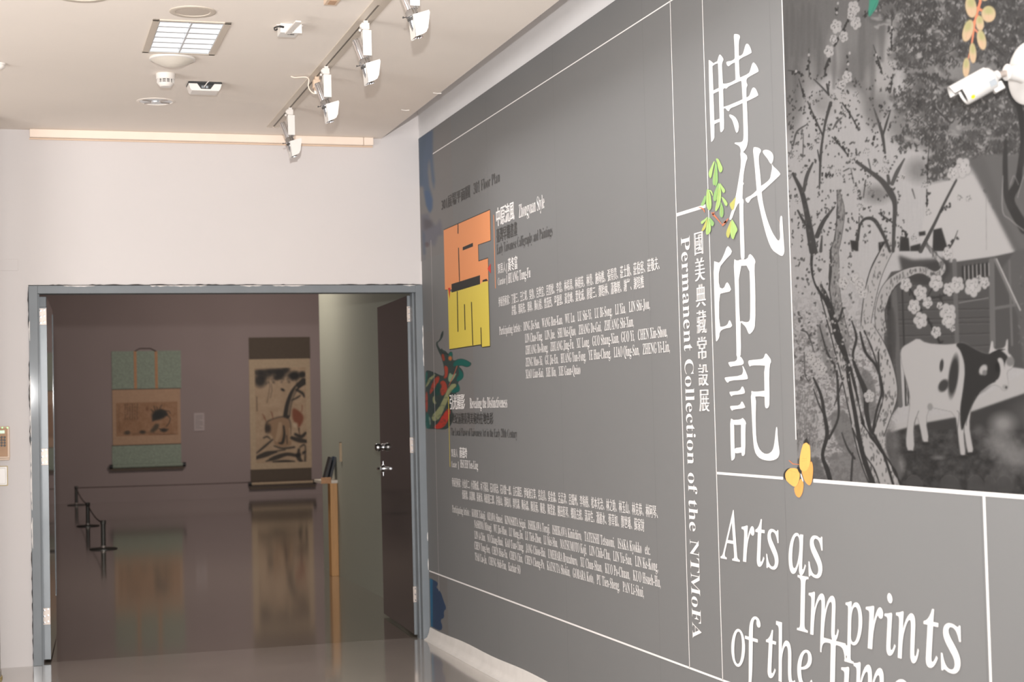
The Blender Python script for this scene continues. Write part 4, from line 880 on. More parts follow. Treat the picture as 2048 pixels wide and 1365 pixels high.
for P in ([(238,812),(288,848),(345,918),(405,1000),(398,1006),(330,925),(270,870)], [(395,1010),(448,950),(495,905),(498,912),(462,975),(410,1030)], [(265,840),(290,815),(295,822),(275,870),(290,885),(262,875)], [(425,960),(470,940),(462,975),(430,985)]):
    sp([ks(P)], .0044, MT['stem_rust'], 'stem', spg)
for i, (a_, b_) in enumerate((((300,200),(300,430)), ((335,90),(385,240)), ((345,480),(312,650)), ((365,480),(330,780)), ((205,540),(218,780)), ((395,740),(400,880)), ((208,940),(205,1130)), ((548,980),(572,1200)))):
    sp([[rw(*q) for q in crop(1390, 310, 7.18, [a_, (a_[0]+4, a_[1]), (b_[0]+3, b_[1]), b_])]], .0066, g3, 'leaf_vein', spg)

# ================================================================== lighting track and spotlights
def cz(x, y): p = at(2, CZ, x, y); return float(p[0]), float(p[1])
TX = (cz(764.7, 0)[0]+cz(635.3, 149)[0])/2
tr = thing('lighting_track', 'long pale metal lighting track fixed along the ceiling beside the grey wall', 'track', (TX, -.36, CZ))
bm = bmesh.new()
prof = [(-.040, 0), (-.040, -.005), (-.0065, -.007), (-.0065, 0)]
for sx in (1, -1):
    p = [(a*sx, z) for a, z in prof]
    if sx < 0: p = p[::-1]
    prism(bm, p, T((TX, -9.2, CZ)), 8.84)
box(bm, TX-.040, TX+.040, -.372, -.36, CZ-.007, CZ)
wc(bobj('rail', bm, MT['track']), tr)
wc(boxo('rail_slot', (TX-.0065, TX+.0065, -9.2, -.39, CZ-.0035, CZ-.0005), MT['slot']), tr)
wc(boxo('rail_joint', (TX-.0075, TX+.0075, -3.95, -3.66, CZ-.0074, CZ-.003), MT['track']), tr)
def spotlight(y, label):
    t = thing('track_spotlight', label, 'spotlight', (TX, y, CZ-.006), 'white spotlights hanging from the ceiling track')
    bm = bmesh.new()                                     # track adapter
    box(bm, -.010, .012, -.016, .016, -.016, 0); box(bm, -.021, .018, -.018, .018, -.044, -.012)
    box(bm, -.026, -.020, -.01, .01, -.034, -.018); box(bm, -.012, .016, -.013, .013, -.05, -.04)
    ad = bobj('adapter', bm, MT['plas'], t, bevel=.002)
    latho('lever_knob', [(0, 0), (.007, 0), (.007, .008), (0, .01)], MT['plas'], ad, 12, T((-.024, -.004, -.047)) @ RY(-PI/2))
    boxo('driver_box', (-.017, .026, -.022, .022, -.172, -.048), MT['enam'], t, bevel=.0015)
    A = T((.010, 0, -.215)) @ RY(math.radians(-21))         # head frame: local z is the optical axis pointing up-left
    bm = bmesh.new()
    for s_ in (-1, 1):
        tube(bm, [(.006, .014*s_, -.168), (.008, .020*s_, -.186), (.010, .026*s_, -.205)], .0045, 8)
    box(bm, -.004, .018, -.016, .016, -.182, -.170)
    bobj('yoke', bm, MT['chrome'], t, smooth=40)
    hs = latho('heat_sink', [(0, .128), (.017, .128), (.018, .124), (.0175, .03), (.026, .022), (.030, .0), (0, 0)], MT['chrome'], t, 28, T((-.012, .0, .003)) @ A)
    bm = bmesh.new()
    for k in range(12):
        a = k*PI/6; box(bm, .015, .021, -.0012, .0012, .03, .122, T((-.012, 0, .003)) @ A @ RZ(a))
    bobj('cooling_fin', bm, MT['steel'], t)['kind'] = 'stuff'
    latho('lamp_ring', [(0, .006), (.036, .006), (.037, -.002), (.034, -.008), (0, -.008)], MT['darkg'], t, 32, T((.0, .0, -.004)) @ A)
    tubo('ring_screw', [(-.034, -.022, -.224), (-.048, -.030, -.229), (-.052, -.032, -.229)], [.002, .002, .005], MT['darkg'], t, 10)
    # snoot of four bent sheets
    f_, b_ = -.040, .046; th = .0018
    fr_ = [(-.008, -.214), (.060, -.192), (.062, -.199), (.0525, -.272), (.047, -.286), (.036, -.294), (.002, -.309), (-.001, -.304)]
    bm = bmesh.new(); prism(bm, fr_, T((0, f_, 0)), th); bobj('shade_front', bm, MT['enam'], t)
    bm = bmesh.new(); prism(bm, fr_, T((0, b_, 0)), th); bobj('shade_back', bm, MT['enam'], t)
    def sheet(name, p, q, m):
        (x0, z0), (x1, z1) = p, q; L_ = math.hypot(x1-x0, z1-z0); nx, nz = (z1-z0)/L_*th, -(x1-x0)/L_*th
        vs = [(x0, f_, z0), (x1, f_, z1), (x1, b_, z1), (x0, b_, z0)]; vs += [(x+nx, y_, z+nz) for x, y_, z in vs]
        return mesh_obj(name, vs, [(0, 1, 2, 3), (7, 6, 5, 4), (0, 4, 5, 1), (1, 5, 6, 2), (2, 6, 7, 3), (3, 7, 4, 0)], m, t)
    sheet('shade_side', (-.008, -.214), (.001, -.308), MT['enam']); sheet('shade_side', (.0525, -.272), (.062, -.199), MT['enam'])
    latho('reflector', [(.030, -.004), (.026, -.04), (.018, -.07), (.021, -.094), (.018, -.094), (.015, -.07), (.02, -.04), (.024, -.004)], MT['chrome'], t, 24, T((.004, 0, -.212)) @ RY(math.radians(-10)))
    return t
ys_ = [cz(*p)[1] for p in ((582.5, 214), (653, 131), (738, 40))]
y4 = ys_[2]-(ys_[1]-ys_[2])*.93
ys_.append(y4)
names = ('track spotlight in front of the cream trunking at the far end', 'track spotlight next to the power feed plug, second from the end wall',
         'track spotlight alone mid track, third from the end wall', 'track spotlight nearest the camera, cut by the top of the picture')
for y, n_ in zip(ys_, names):
    t = spotlight(y, 'white '+n_)
# power feed plug with its cord
fx_, fy_ = cz(633, 152)
pf = thing('power_plug', 'small cream power plug under the track with a looping cord', 'plug', (TX, fy_, CZ-.006))
bm = bmesh.new(); box(bm, -.012, .012, -.02, .02, -.02, 0); box(bm, -.022, .018, -.022, .022, -.065, -.018); box(bm, -.014, .01, -.014, .014, -.08, -.06)
bobj('plug_body', bm, MT['beige'], pf, bevel=.003)
latho('cord_grip', [(0, 0), (.012, 0), (.012, -.01), (.008, -.02), (0, -.02)], MT['plas'], pf, 16, T((-.004, 0, -.078)))
q = curve([(-.006, 0, -.095), (-.022, 0, -.092), (-.04, .0, -.075), (-.048, 0, -.05), (-.046, -.01, -.02), (-.06, -.02, -.008), (-.09, -.01, -.006), (-.12, .02, -.003), (-.14, .03, .004)], 5)
tubo('cord', q, .0035, MT['cream'], pf, 8)

# ================================================================== things on the ceiling
def ring_obj(name, label, cat, px, ro, ri, recess, group=None, disc='frost', deep=.02):
    x, y = cz(*px); t = thing(name, label, cat, (x, y, CZ), group)
    latho('trim_ring', [(ro, 0), (ro, -.003), (ro-.006, -.006), (ri, -.004), (ri-.003, -.0005)], MT['track'], t, 48)
    latho('disc', [(ri-.002, -.0008), (ri*.9, -.0012), (0, -.0015)], MT[disc], t, 48)
    return t
ring_obj('recessed_downlight', 'round recessed downlight with grey frosted disc behind the louvred light', 'light', (385.5, 23), .108, .082, .02)
t = ring_obj('recessed_downlight', 'pale round downlight cut by the top left of the picture', 'light', (163, -11), .13, .10, .02)
# crossed downlight near the wall
x, y = cz(312, 203); t = thing('cross_downlight', 'small white round downlight with a crossed blade near the end wall', 'light', (x, y, CZ))
latho('trim_ring', [(.115, 0), (.115, -.002), (.100, -.004), (.097, -.0005)], MT['ceil'], t, 48)
latho('reflector', [(.097, -.0006), (.06, -.0008), (0, -.001)], MT['louv'], t, 48)
for a in (.5, 2.3): boxo('blade', (-.096, .096, -.001, .001, -.006, -.0008), MT['steel'], t, mtx=RZ(a))
latho('lamp', [(.03, -.001), (.028, -.008), (0, -.012)], MT['louv'], t, 24)
# louvred square light
cx_, cy_ = -1.886, -2.81; hw, hl = .187, .36
lt = thing('louvred_light', 'rectangular recessed ceiling light with bright metal louvres', 'light', (cx_, cy_, CZ))
bm = bmesh.new()
box(bm, -hw, -hw+.034, -hl, hl, -.006, 0); box(bm, hw-.034, hw, -hl, hl, -.006, 0); box(bm, -hw, hw, -hl, -hl+.022, -.006, 0); box(bm, -hw, hw, hl-.022, hl, -.006, 0)
bobj('frame', bm, MT['track'], lt, bevel=.002)
a = LW
bm = bmesh.new()
box(bm, -a, -a+.003, -LH, LH, -.004, .10); box(bm, a-.003, a, -LH, LH, -.004, .10); box(bm, -a, a, -LH, -LH+.003, -.004, .10); box(bm, -a, a, LH-.003, LH, -.004, .10)
bobj('housing', bm, MT['louv'], lt)
boxo('back_plate', (-a, a, -LH, LH, .10, .104), MT['louv'], lt)
for x0 in (-.08, .08): tubo('lamp_tube', [(x0, -LH+.02, .07), (x0, LH-.02, .07)], .013, MT['tubem'], lt, 14)
n_l = 6; pit = 2*LH/n_l
for k in range(n_l+1):
    for s_ in (-1, 1):
        bm = bmesh.new()                 # curved reflector blade between the spine and the rim
        p = [(-.002, 0), (.002, 0), (.010, .022), (.024, .046), (-.024, .046), (-.010, .022)]
        prism(bm, p, T((-a+.003 if s_ < 0 else .004, -LH+k*pit, -.002)) @ RZ(PI/2) @ T((0, -(a-.007), 0)), a-.007)
        bobj('louvre', bm, MT['louv'], lt)
boxo('louvre_spine', (-.0035, .0035, -LH, LH, -.004, .045), MT['louv'], lt)
# opal dome
x, y = cz(347, 111); y += .06; t = thing('dome_light', 'white shallow cone shaped ceiling light between louvred light and smoke detector', 'light', (x, y, CZ))
latho('rim', [(.118, 0), (.121, -.004), (.120, -.013), (.112, -.016)], MT['plas'], t, 56)
latho('diffuser', [(.116, -.013), (.095, -.023), (.055, -.040), (.025, -.048), (0, -.050)], MT['opal'], t, 56)
# smoke detector
x, y = cz(331, 148); t = thing('smoke_detector', 'white round smoke detector with dark vents on the ceiling', 'detector', (x, y, CZ))
latho('base', [(.052, 0), (.053, -.004), (.052, -.030), (.046, -.034)], MT['plas'], t, 40)
latho('vent_core', [(.040, -.03), (.040, -.052)], MT['darkg'], t, 40)
for k in range(12): boxo('vent_rib', (.038, .047, -.0022, .0022, -.053, -.032), MT['plas'], t, mtx=RZ(k*PI/6))
for z_ in (-.039, -.046): latho('vent_ring', [(.044, z_), (.046, z_), (.046, z_-.0022), (.044, z_-.0022), (.044, z_)], MT['plas'], t, 40)
latho('cap', [(.046, -.052), (.044, -.057), (.036, -.066), (.03, -.072), (0, -.073)], MT['plas'], t, 40)
# white box with dark socket recess
x, y = cz(409, 166); t = thing('wireless_unit', 'white rounded box with black socket recess and short cord under the ceiling', 'device', (x, y, CZ))
hw_ = .094
bm = bmesh.new()
prism(bm, [(-hw_, 0), (hw_, 0), (hw_+.001, -.012), (-hw_-.001, -.012)], T((0, -.04, 0)), .13); bobj('mount_plate', bm, MT['black'], t, bevel=.003)
bm = bmesh.new()
prism(bm, [(-hw_, -.012), (-.045, -.012), (-.024, -.042), (.030, -.042), (.052, -.012), (hw_, -.012), (hw_-.01, -.042), (hw_-.018, -.052), (-hw_+.018, -.052), (-hw_+.01, -.042)], T((0, -.04, 0)), .012)
bobj('front_shell', bm, MT['plas'], t, bevel=.0015)
bm = bmesh.new(); prism(bm, [(-hw_+.001, -.012), (hw_-.001, -.012), (hw_-.011, -.042), (hw_-.02, -.052), (-hw_+.02, -.052), (-hw_+.011, -.042)], T((0, -.0275, 0)), .115); bobj('body', bm, MT['plas'], t, bevel=.002)
bm = bmesh.new(); prism(bm, [(-.044, -.011), (.051, -.011), (.029, -.0415), (-.023, -.0415)], T((0, -.0295, 0)), .003); bobj('socket_recess', bm, MT['black'], t)
for x0 in (-.020, -.010, .003): boxo('socket', (x0, x0+(.007 if x0 < 0 else .014), -.0305, -.029, -.036, -.022), MT['greyp'], t)
tubo('cord', curve([(-.006, -.032, -.028), (.003, -.045, -.018), (.012, -.05, -.006), (.024, -.045, .003)], 4), .0025, MT['plas'], t, 8)
# sensor box with folded flap
x, y = cz(580, 50); t = thing('sensor_box', 'white metal sensor box with raised flap and black cable end on the ceiling', 'device', (x, y, CZ), rz=.0)
bm = bmesh.new(); box(bm, -.052, .036, -.03, .07, -.045, 0); bobj('housing', bm, MT['enam'], t, bevel=.002)
bm = bmesh.new(); box(bm, -.034, .052, -.036, -.030, -.047, -.001); bobj('face_plate', bm, MT['enam'], t, bevel=.001)
boxo('flap', (-.014, .014, -.20, 0, -.004, .004), MT['plas'], t, mtx=T((-.018, -.030, -.050)) @ RZ(math.radians(6)) @ RX(math.radians(-4)), bevel=.002)
for x0, y0 in ((-.008, -.0365), (.012, -.0365)): latho('screw', [(0, 0), (.0022, 0), (0, -.002)], MT['darkg'], t, 8, T((x0, y0, -.038)))
boxo('port', (-.016, .016, -.006, .006, -.0465, -.0452), MT['darkg'], t, mtx=T((.004, .004, 0)))
boxo('mount_tab', (-.066, .064, .0, .012, -.003, 0), MT['plas'], t)
q = curve([(-.036, -.032, -.02), (-.052, -.034, -.018), (-.068, -.034, -.020), (-.082, -.034, -.026), (-.080, -.034, -.036), (-.070, -.034, -.034), (-.069, -.034, -.028)], 4)
tubo('cable_end', q, [.0055]*6+[.0035]*(len(q)-6), MT['black'], t, 8)
# small box cut by top edge, sprinkler head at left, ceiling hooks
x, y = cz(664, -5); t = thing('junction_cover', 'small beige ceiling box cut by the top edge of the picture', 'box', (x, y, CZ))
boxo('cover', (-.030, .030, -.06, .05, -.024, 0), MT['beige'], t, bevel=.002); boxo('label_plate', (-.016, .016, -.04, .03, -.0255, -.0238), MT['tan'], t)
x, y = cz(-2, 127); t = thing('ceiling_sensor', 'small white domed ceiling sensor cut by the left edge of the picture', 'sensor', (x, y, CZ))
latho('base', [(.034, 0), (.034, -.008), (.03, -.01)], MT['plas'], t, 32); latho('dome', [(.03, -.01), (.027, -.022), (.016, -.031), (0, -.034)], MT['plas'], t, 32)
for px, lb in (((876, 185), 'tiny white hook on the ceiling nearest the dropped edge'), ((812, 219), 'tiny white anchor on the ceiling above the far corner')):
    x, y = cz(*px); t = tag(bobj('ceiling_hook', (lambda b: (tube(b, [(x-.03, y, CZ-.003), (x, y+.01, CZ-.005), (x+.022, y, CZ-.004)], .003, 8), b)[1])(bmesh.new()), MT['plas'], smooth=40), lb, 'hook')
# cable trunking along the end wall
t = thing('cable_trunking', 'long cream cable trunking along the top of the end wall', 'trunking', (-1.5, -.03, 3.45))
def trunk_run(x0, x1, name):
    z = 3.490
    return wc(boxo(name, (x0, x1, -.052, -.0, z-.055, z-.001), MT['cream'], bevel=.003), t)
trunk_run(-2.62, -.405, 'trunking_lid'); trunk_run(-.402, -.335, 'end_cap')
wc(boxo('trunking_base', (-2.622, -.333, -.012, .0, 3.426, 3.4345), MT['beige']), t)

# ================================================================== things on the end wall, left
def ew(x, y, v=0.): p = at(1, v, x, y); return float(p[0]), float(p[2])
x1, zt = ew(19.3, 853); _, zb = ew(20, 917)
kp = thing('door_keypad', 'beige access keypad with green display on the end wall left of the door', 'keypad', (x1-.08, 0, zb))
wc(boxo('back_box', (x1-.165, x1-.002, -.03, 0, zb-.012, zb+.02), MT['beige'], bevel=.004), kp)
wc(boxo('case', (x1-.165, x1, -.045, 0, zb, zt), MT['beige'], bevel=.006), kp)
wc(boxo('front_panel', (x1-.152, x1-.013, -.049, -.044, zb+.012, zt-.008), MT['tan'], bevel=.002), kp)
wc(boxo('display', (x1-.13, x1-.031, -.0505, -.048, *sorted((ew(0, 861.5)[1], ew(0, 867.5)[1]))), MT['lcd']), kp)
for i in range(4):
    for j in range(4):
        px, pz = ew(9.5-6.1*j, 875+5.5*i)
        b = wc(latho('keypad_button', [(0, 0), (.0072, 0), (.0072, .004), (.006, .006), (0, .006)], MT['black'], None, 16, T((px, -.049, pz)) @ RX(PI/2)), kp)
for px in (4.7, 15): wc(boxo('indicator_light', (ew(px, 856)[0]-.004, ew(px, 856)[0]+.004, -.051, -.048, ew(px, 856)[1]-.004, ew(px, 856)[1]+.004), MT['led']), kp)
x1, zt = ew(15.5, 932.5); x0, zb = ew(16.5, 972)
sw = thing('light_switch', 'white rocker switch plate with beige rim below the keypad', 'switch', (x1-.06, 0, zb))
wc(boxo('rim', (x1-.13, x1, -.010, 0, zb, zt), MT['amber'], bevel=.004), sw); wc(boxo('plate', (x1-.127, x1-.004, -.0125, -.006, zb+.004, zt-.003), MT['plas'], bevel=.003), sw)
wc(boxo('rocker', (x1-.118, x1-.014, -.0165, -.010, zb+.014, zt-.012), MT['plas'], bevel=.003), sw)
x1, zt = ew(36, 519); x0, zb = ew(36, 542)
bp_ = thing('blank_plate', 'white painted blanking plate on the wall above the keypad', 'plate', (x1-.12, 0, zb))
wc(boxo('plate', (x1-.24, x1, -.004, 0, zb, zt), MT['white'], bevel=.0025), bp_)

# ================================================================== security camera on the right wall
vy, vz = rw(2066, 147)
sc = thing('security_camera', 'white bullet camera on a round bracket fixed to the ink painting', 'camera', (0, vy, vz))
B = T((-.002, 0, 0)) @ RY(-PI/2)
latho('mount_plate', [(0, 0), (.088, 0), (.090, .006), (.086, .020), (.070, .030), (.0, .034)], MT['camw'], sc, 48, B)
latho('arm', [(0, .03), (.030, .03), (.024, .045), (.021, .075), (.023, .082), (0, .086)], MT['camw'], sc, 32, B)
def cam_pt(x, y, depth_x):      # point on the plane X = depth_x seen at a pixel, in the bracket's frame
    p = at(0, depth_x, x, y); return Vector((float(p[0]), float(p[1])-vy, float(p[2])-vz))
p0, p1 = cam_pt(1992, 152, -.115), cam_pt(1925, 189, -.20); p1 = p0+(p1-p0).normalized()*.118
tubo('joint', [(-.075, 0, 0), p0], .009, MT['steel'], sc, 14)
dv = (p1-p0).normalized(); Q = dv.to_track_quat('Z', 'Y').to_matrix().to_4x4(); Q.translation = p0
latho('rear_cap', [(0, -.010), (.012, -.010), (.014, .0), (.022, .004), (.026, .012), (.026, .02)], MT['camw'], sc, 32, Q)
latho('camera_body', [(0, .010), (.030, .010), (.033, .014), (.033, .10), (.031, .104), (.028, .104), (.026, .098), (0, .098)], MT['camw'], sc, 40, Q)
latho('lens_window', [(.026, .0985), (.012, .0995), (0, .0995)], MT['black'], sc, 32, Q)
bm = bmesh.new()
nv_ = 12; up_l = Q.to_3x3().inverted() @ Vector((0, 0, 1)); a0 = math.atan2(up_l.y, up_l.x)
rows = []
for z_ in (.02, .128):
    for r_i in (.0345, .0375): rows.append([bm.verts.new((r_i*math.cos(a0-1.25+2.5*k/nv_), r_i*math.sin(a0-1.25+2.5*k/nv_), z_)) for k in range(nv_+1)])
for k in range(nv_):
    for A_, B_ in ((rows[0], rows[2]), (rows[3], rows[1]), (rows[2], rows[3]), (rows[1], rows[0])): bm.faces.new((A_[k], A_[k+1], B_[k+1], B_[k]))
for e in (0, nv_): bm.faces.new((rows[0][e], rows[1][e], rows[3][e], rows[2][e]))
bmesh.ops.transform(bm, matrix=Q, verts=bm.verts[:]); bobj('sun_visor', bm, MT['camw'], sc)
cl_ = Q.to_3x3().inverted() @ (Vector(CAM)-Vector((0, vy, vz))-p0); ac = math.atan2(cl_.y, cl_.x); dn = math.atan2(math.sin(a0+PI-ac), math.cos(a0+PI-ac)); a1 = ac+.42*dn
boxo('grey_label', (.0325, .0336, -.009, .009, .014, .034), MT['greyp'], sc, mtx=Q @ RZ(ac+.25*dn))
latho('yellow_dot', [(0, .0345), (.006, .034), (.006, .032)], MT['yel'], sc, 16, Q @ T((0, 0, .088)) @ RZ(a1) @ RY(PI/2))
boxo('cable_gland', (-.012, .012, -.012, .012, -.004, .026), MT['camw'], sc, mtx=Q @ RZ(a0+PI) @ T((.03, 0, .0)), bevel=.003)

# ================================================================== gallery: two hanging scrolls, label
def fw(x, y): p = at(1, 20.1, x, y); return float(p[0]), float(p[2])
def rect(name, px, m, parent, off, thick=.012):
    x0, y0, x1, y1 = px; (xa, _), (xb, _) = fw(x0, (y0+y1)/2), fw(x1, (y0+y1)/2); (_, za), (_, zb) = fw((x0+x1)/2, y0), fw((x0+x1)/2, y1)
    return wc(boxo(name, (xa, xb, 20.1-off-thick, 20.1-off, zb, za), m), parent)
def far_canvas(cv, name, px, parent, off, bgc, step=.6):
    """canvas on the far wall; colours divided so that bgc becomes its paper colour"""
    x0, y0, x1, y1 = px; xm, ym = (x0+x1)/2, (y0+y1)/2
    us = [fw(x, ym)[0] for x in np.arange(x0, x1+.01, step)]; vs = [fw(xm, y)[1] for y in np.arange(y0, y1+.01, step)]
    fn3 = lambda U, V: np.stack([U, np.full(U.shape, 20.1-off), V], -1)
    return to_mesh(cv, name, np.array(us), np.array(vs), fn3, lambda P: project(P), parent, bgc)
z1 = fw(292, 930)[1]
s1 = thing('hanging_scroll', 'hanging scroll with green silk borders and a wide small brown painting', 'scroll', (fw(292, 800)[0], 20.09, z1), 'hanging scrolls on the purple wall')
k8 = lambda x, y: (200+x/5.056, 680+y/5.056)
SX0, SX1 = 223.5, 362.0
rect('silk_border', (SX0, 702.5, SX1, 779), MT['silk'], s1, .0, .012)
rect('silk_border', (SX0+.5, 890, SX1+.5, 930), MT['silk'], s1, .0, .012)
for x in (270.5, 312.5): rect('gold_strip', (x-2.8, 703, x+2.8, 778.6), MT['gold'], s1, .012, .004)
rect('mount', (SX0+1.5, 779, SX1-1, 890), MT['tan'], s1, .0, .014)
for y in (778.4, 890): rect('edge_strip', (SX0+.5, y-.8, SX1, y+.8), MT['brown'], s1, .012, .005)
ca = Canvas(230, 800, 360, 876, 3, (142, 108, 82))
nn = vnoise(ca.h, ca.w, 30, RS)*.5+vnoise(ca.h, ca.w, 8, RS)*.5; ca.a += ((nn-.5)*26)[..., None].astype(np.float32)
K8 = lambda *p: [k8(x, y) for x, y in p]
for c_ in range(6):
    for r_ in range(14):
        X0, Y0 = k8(255+c_*24+RS.randn()*2, 650+r_*12); ca.blob(X0, Y0, 1.3, 1.0, (72, 58, 48), .6*(RS.rand() > .12), .6)
for r_ in range(22): X0, Y0 = k8(192+RS.randn()*3, 660+r_*13); ca.blob(X0, Y0, 1.2, .9, (80, 62, 50), .4, .7)
ca.blob(*k8(475, 700), 2.6, 4.5, (98, 66, 50), .5, .7)
ca.blob(*k8(590, 760), 12, 9, (44, 44, 42), .95, .9, -.2)
ca.poly(K8((525,830),(530,760),(560,720),(620,700),(670,720),(690,760),(640,790),(580,810)), (46, 46, 44), .85, 1.2)
for p in (((560,720),(545,670)), ((580,710),(575,680)), ((600,705),(625,660)), ((540,730),(515,705)), ((640,715),(700,722),(710,745)), ((650,745),(700,780),(712,800),(700,840),(670,880))): ca.line(K8(*p), 1.5, (48, 46, 42), .85)
ca.poly(K8((500,930),(560,850),(600,850),(590,900),(540,940)), (60, 58, 50), .75, 1.6); ca.blob(*k8(430, 935), 6, 3.6, (50, 48, 44), .85, .9); ca.blob(*k8(275, 945), 6, 3.2, (58, 54, 48), .8, 1.); ca.line(K8((255,930),(285,920),(300,935)), 1.4, (60, 54, 48))
ca.blob(*k8(645, 915), 7, 4, (48, 46, 42), .85, .8); ca.line(K8((600,900),(650,920),(690,905)), 1.6, (50, 48, 44)); ca.line(K8((330,955),(500,940),(640,960),(760,955)), 2, (96, 74, 58), .5, 1.5)
far_canvas(ca, 'painting', (232.3, 805, 355.5, 872), s1, .0185, 1.35)
def roller(x0, x1, y, parent, m1, m2, r=.04):
    (xa, z_), (xb, _) = fw(x0, y), fw(x1, y)
    o = wc(tubo('roller', [(xa, 20.05, z_), (xb, 20.05, z_)], r, m1, None, 14), parent)
    for x_, d in ((xa, -1), (xb, 1)): wc(tubo('roller_knob', [(x_, 20.05, z_), (x_+d*.06, 20.05, z_)], r*1.15, m2, None, 14), parent)
roller(SX0+2, SX1+3, 934, s1, MT['silk'], MT['black'], .035)
wc(boxo('lower_batten', (fw(221, 938)[0], fw(368, 938)[0], 20.03, 20.09, fw(290, 940.5)[1], fw(290, 936)[1]), MT['brown']), s1)
a_, b_ = fw(270, 703), fw(312, 703); cpt = fw(290, 697.5)
wc(tubo('hanging_cord', [(a_[0], 20.08, a_[1]), (cpt[0]-.1, 20.08, cpt[1]), (cpt[0]+.1, 20.08, cpt[1]), (b_[0], 20.08, b_[1])], .008, MT['rope']), s1)

z2 = fw(560, 970)[1]
s2 = thing('hanging_scroll', 'tall hanging scroll with dark brown borders and an ink painting of deer and pine', 'scroll', (fw(560, 800)[0], 20.09, z2), 'hanging scrolls on the purple wall')
k9 = lambda x, y: (490+x/4.266, 670+y/4.266)
K9 = lambda *p: [k9(x, y) for x, y in p]
rect('silk_border', (497.5, 675, 620, 718.5), MT['brown'], s2, .0, .012)
rect('silk_border', (501, 938, 623, 969), MT['brown'], s2, .0, .012)
rect('mount', (499.5, 718.5, 621.5, 938), MT['pale'], s2, .0, .014)
ca = Canvas(508, 733, 616, 930, 3, (172, 148, 122))
nn = vnoise(ca.h, ca.w, 26, RS)*.6+vnoise(ca.h, ca.w, 7, RS)*.4; ca.a += ((nn-.5)*20)[..., None].astype(np.float32)
ik = (48, 46, 44)
for x, y, rx, ry, a in ((130,390,50,55,.9),(180,330,70,34,.8),(300,330,50,44,.95),(350,300,34,24,.8),(270,370,30,20,.8),(420,350,52,38,1),(490,340,30,28,.95),(120,320,46,24,.7),(240,310,60,22,.75)): ca.blob(*k9(x, y), rx/4.266, ry/4.266, ik, a, .8)
for _ in range(40): ca.blob(*k9(110+RS.rand()*380, 300+RS.rand()*120), 2.5, 3, ik, .3, 1.)
for p in (((205,400),(212,440),(200,520),(188,580)), ((225,420),(230,480),(215,540))): ca.line(K9(*p), 1.2, (80, 70, 62), .7)
ca.blob(*k9(322, 470), 4.6, 2.6, ik, .9, .7, .5); ca.line(K9((100,530),(103,650)), 1.6, (66, 56, 48), .7)
def b9(P, col, a=.9, soft=1.): q = curve([(*k9(x, y), w_/4.266) for x, y, w_ in P], 5); ca.line([(x, y) for x, y, w_ in q], [w_ for x, y, w_ in q], col, a, soft)
b9([(500,400,60),(440,450,46),(400,510,50),(370,600,56),(355,690,60)], ik, .9); b9([(440,450,16),(410,520,18),(385,600,18),(372,680,18)], (150, 130, 108), .8)
b9([(440,470,20),(490,500,26),(505,530,14)], ik, .8); b9([(400,560,10),(440,540,16),(470,520,12)], ik, .8)
ca.poly(smooth_poly(K9((405,620),(450,640),(495,680),(502,720),(480,770),(455,800),(440,770),(415,740),(400,690))), (124, 70, 52), .85, 1.6); b9([(460,800,14),(462,830,8),(470,860,6)], (70, 50, 40)); b9([(480,660,3),(488,630,4),(485,600,3)], (120, 60, 44)); ca.blob(*k9(430, 770), 5, 5, (196, 178, 152), .7, .8)
ca.poly(smooth_poly(K9((185,740),(240,720),(290,702),(350,706),(385,740),(392,820),(398,930),(375,950),(330,960),(250,955),(245,880),(210,840),(180,810))), (150, 122, 96), .95, 1)
b9([(180,830,12),(185,750,14),(250,715,10),(320,700,12),(370,715,12),(390,770,8),(388,850,6)], (66, 58, 52), .7, 1.4); ca.blob(*k9(196, 800), 6, 9, (56, 50, 46), .85, .9)
for P in ([(180,740,4),(165,700,5),(150,680,4)], [(165,715,4),(160,700,3)], [(238,715,5),(232,680,6),(222,655,4)]): b9(P, (110, 56, 40))
b9([(330,780,14),(335,850,20),(320,920,26),(290,925,12)], ik, .85); b9([(300,760,30),(290,840,40),(270,900,30)], (176, 150, 122), .8); b9([(355,860,8),(360,930,8)], ik, .8); b9([(380,800,14),(385,900,14)], (176, 150, 122), .8)
for P in ([(100,1010,10),(160,960,20),(235,895,12)], [(100,1050,30),(180,1020,46),(260,1000,24),(340,985,14)], [(180,1080,10),(260,1050,40),(360,1020,30),(450,1030,30),(510,1000,20)], [(400,880,30),(460,900,40),(520,910,30)], [(430,850,24),(480,870,30),(515,840,24)], [(460,980,20),(455,1040,40),(480,1080,30)], [(470,960,10),(500,940,14),(515,960,10),(512,1080,16)], [(250,950,10),(320,970,14),(420,960,16)], [(240,1085,12),(340,1080,24),(420,1085,16)], [(160,880,12),(190,870,14),(215,890,8)]): b9(P, ik, .82, 1.4)
for P in ([(280,1000,10),(360,995,14),(440,1000,10)], [(120,1090,10),(200,1060,8)], [(480,1000,12),(490,1060,14)]): b9(P, (176, 152, 124), .8)
far_canvas(ca, 'painting', (510.5, 736, 612.5, 926), s2, .0185, 1.12)
roller(502.5, 625, 968, s2, MT['pale'], MT['black'], .035)
wc(boxo('lower_batten', (fw(498, 974)[0], fw(630, 974)[0], 20.03, 20.09, fw(560, 977)[1], fw(560, 972)[1]), MT['brown']), s2)
lb_ = rect('card', (387.5, 826.5, 408.5, 862.5), MT['lbl'], None, 0, .01) if False else None
(xa, za), (xb, zb) = fw(387.5, 844), fw(408.5, 844); zt_, zb_ = fw(398, 826.5)[1], fw(398, 862.5)[1]
wl = thing('wall_label', 'small pale caption card on the purple wall between the two scrolls', 'label', ((xa+xb)/2, 20.095, zb_))
wc(boxo('card', (xa, xb, 20.085, 20.1, zb_, zt_), MT['lbl']), wl)
tb = bmesh.new()
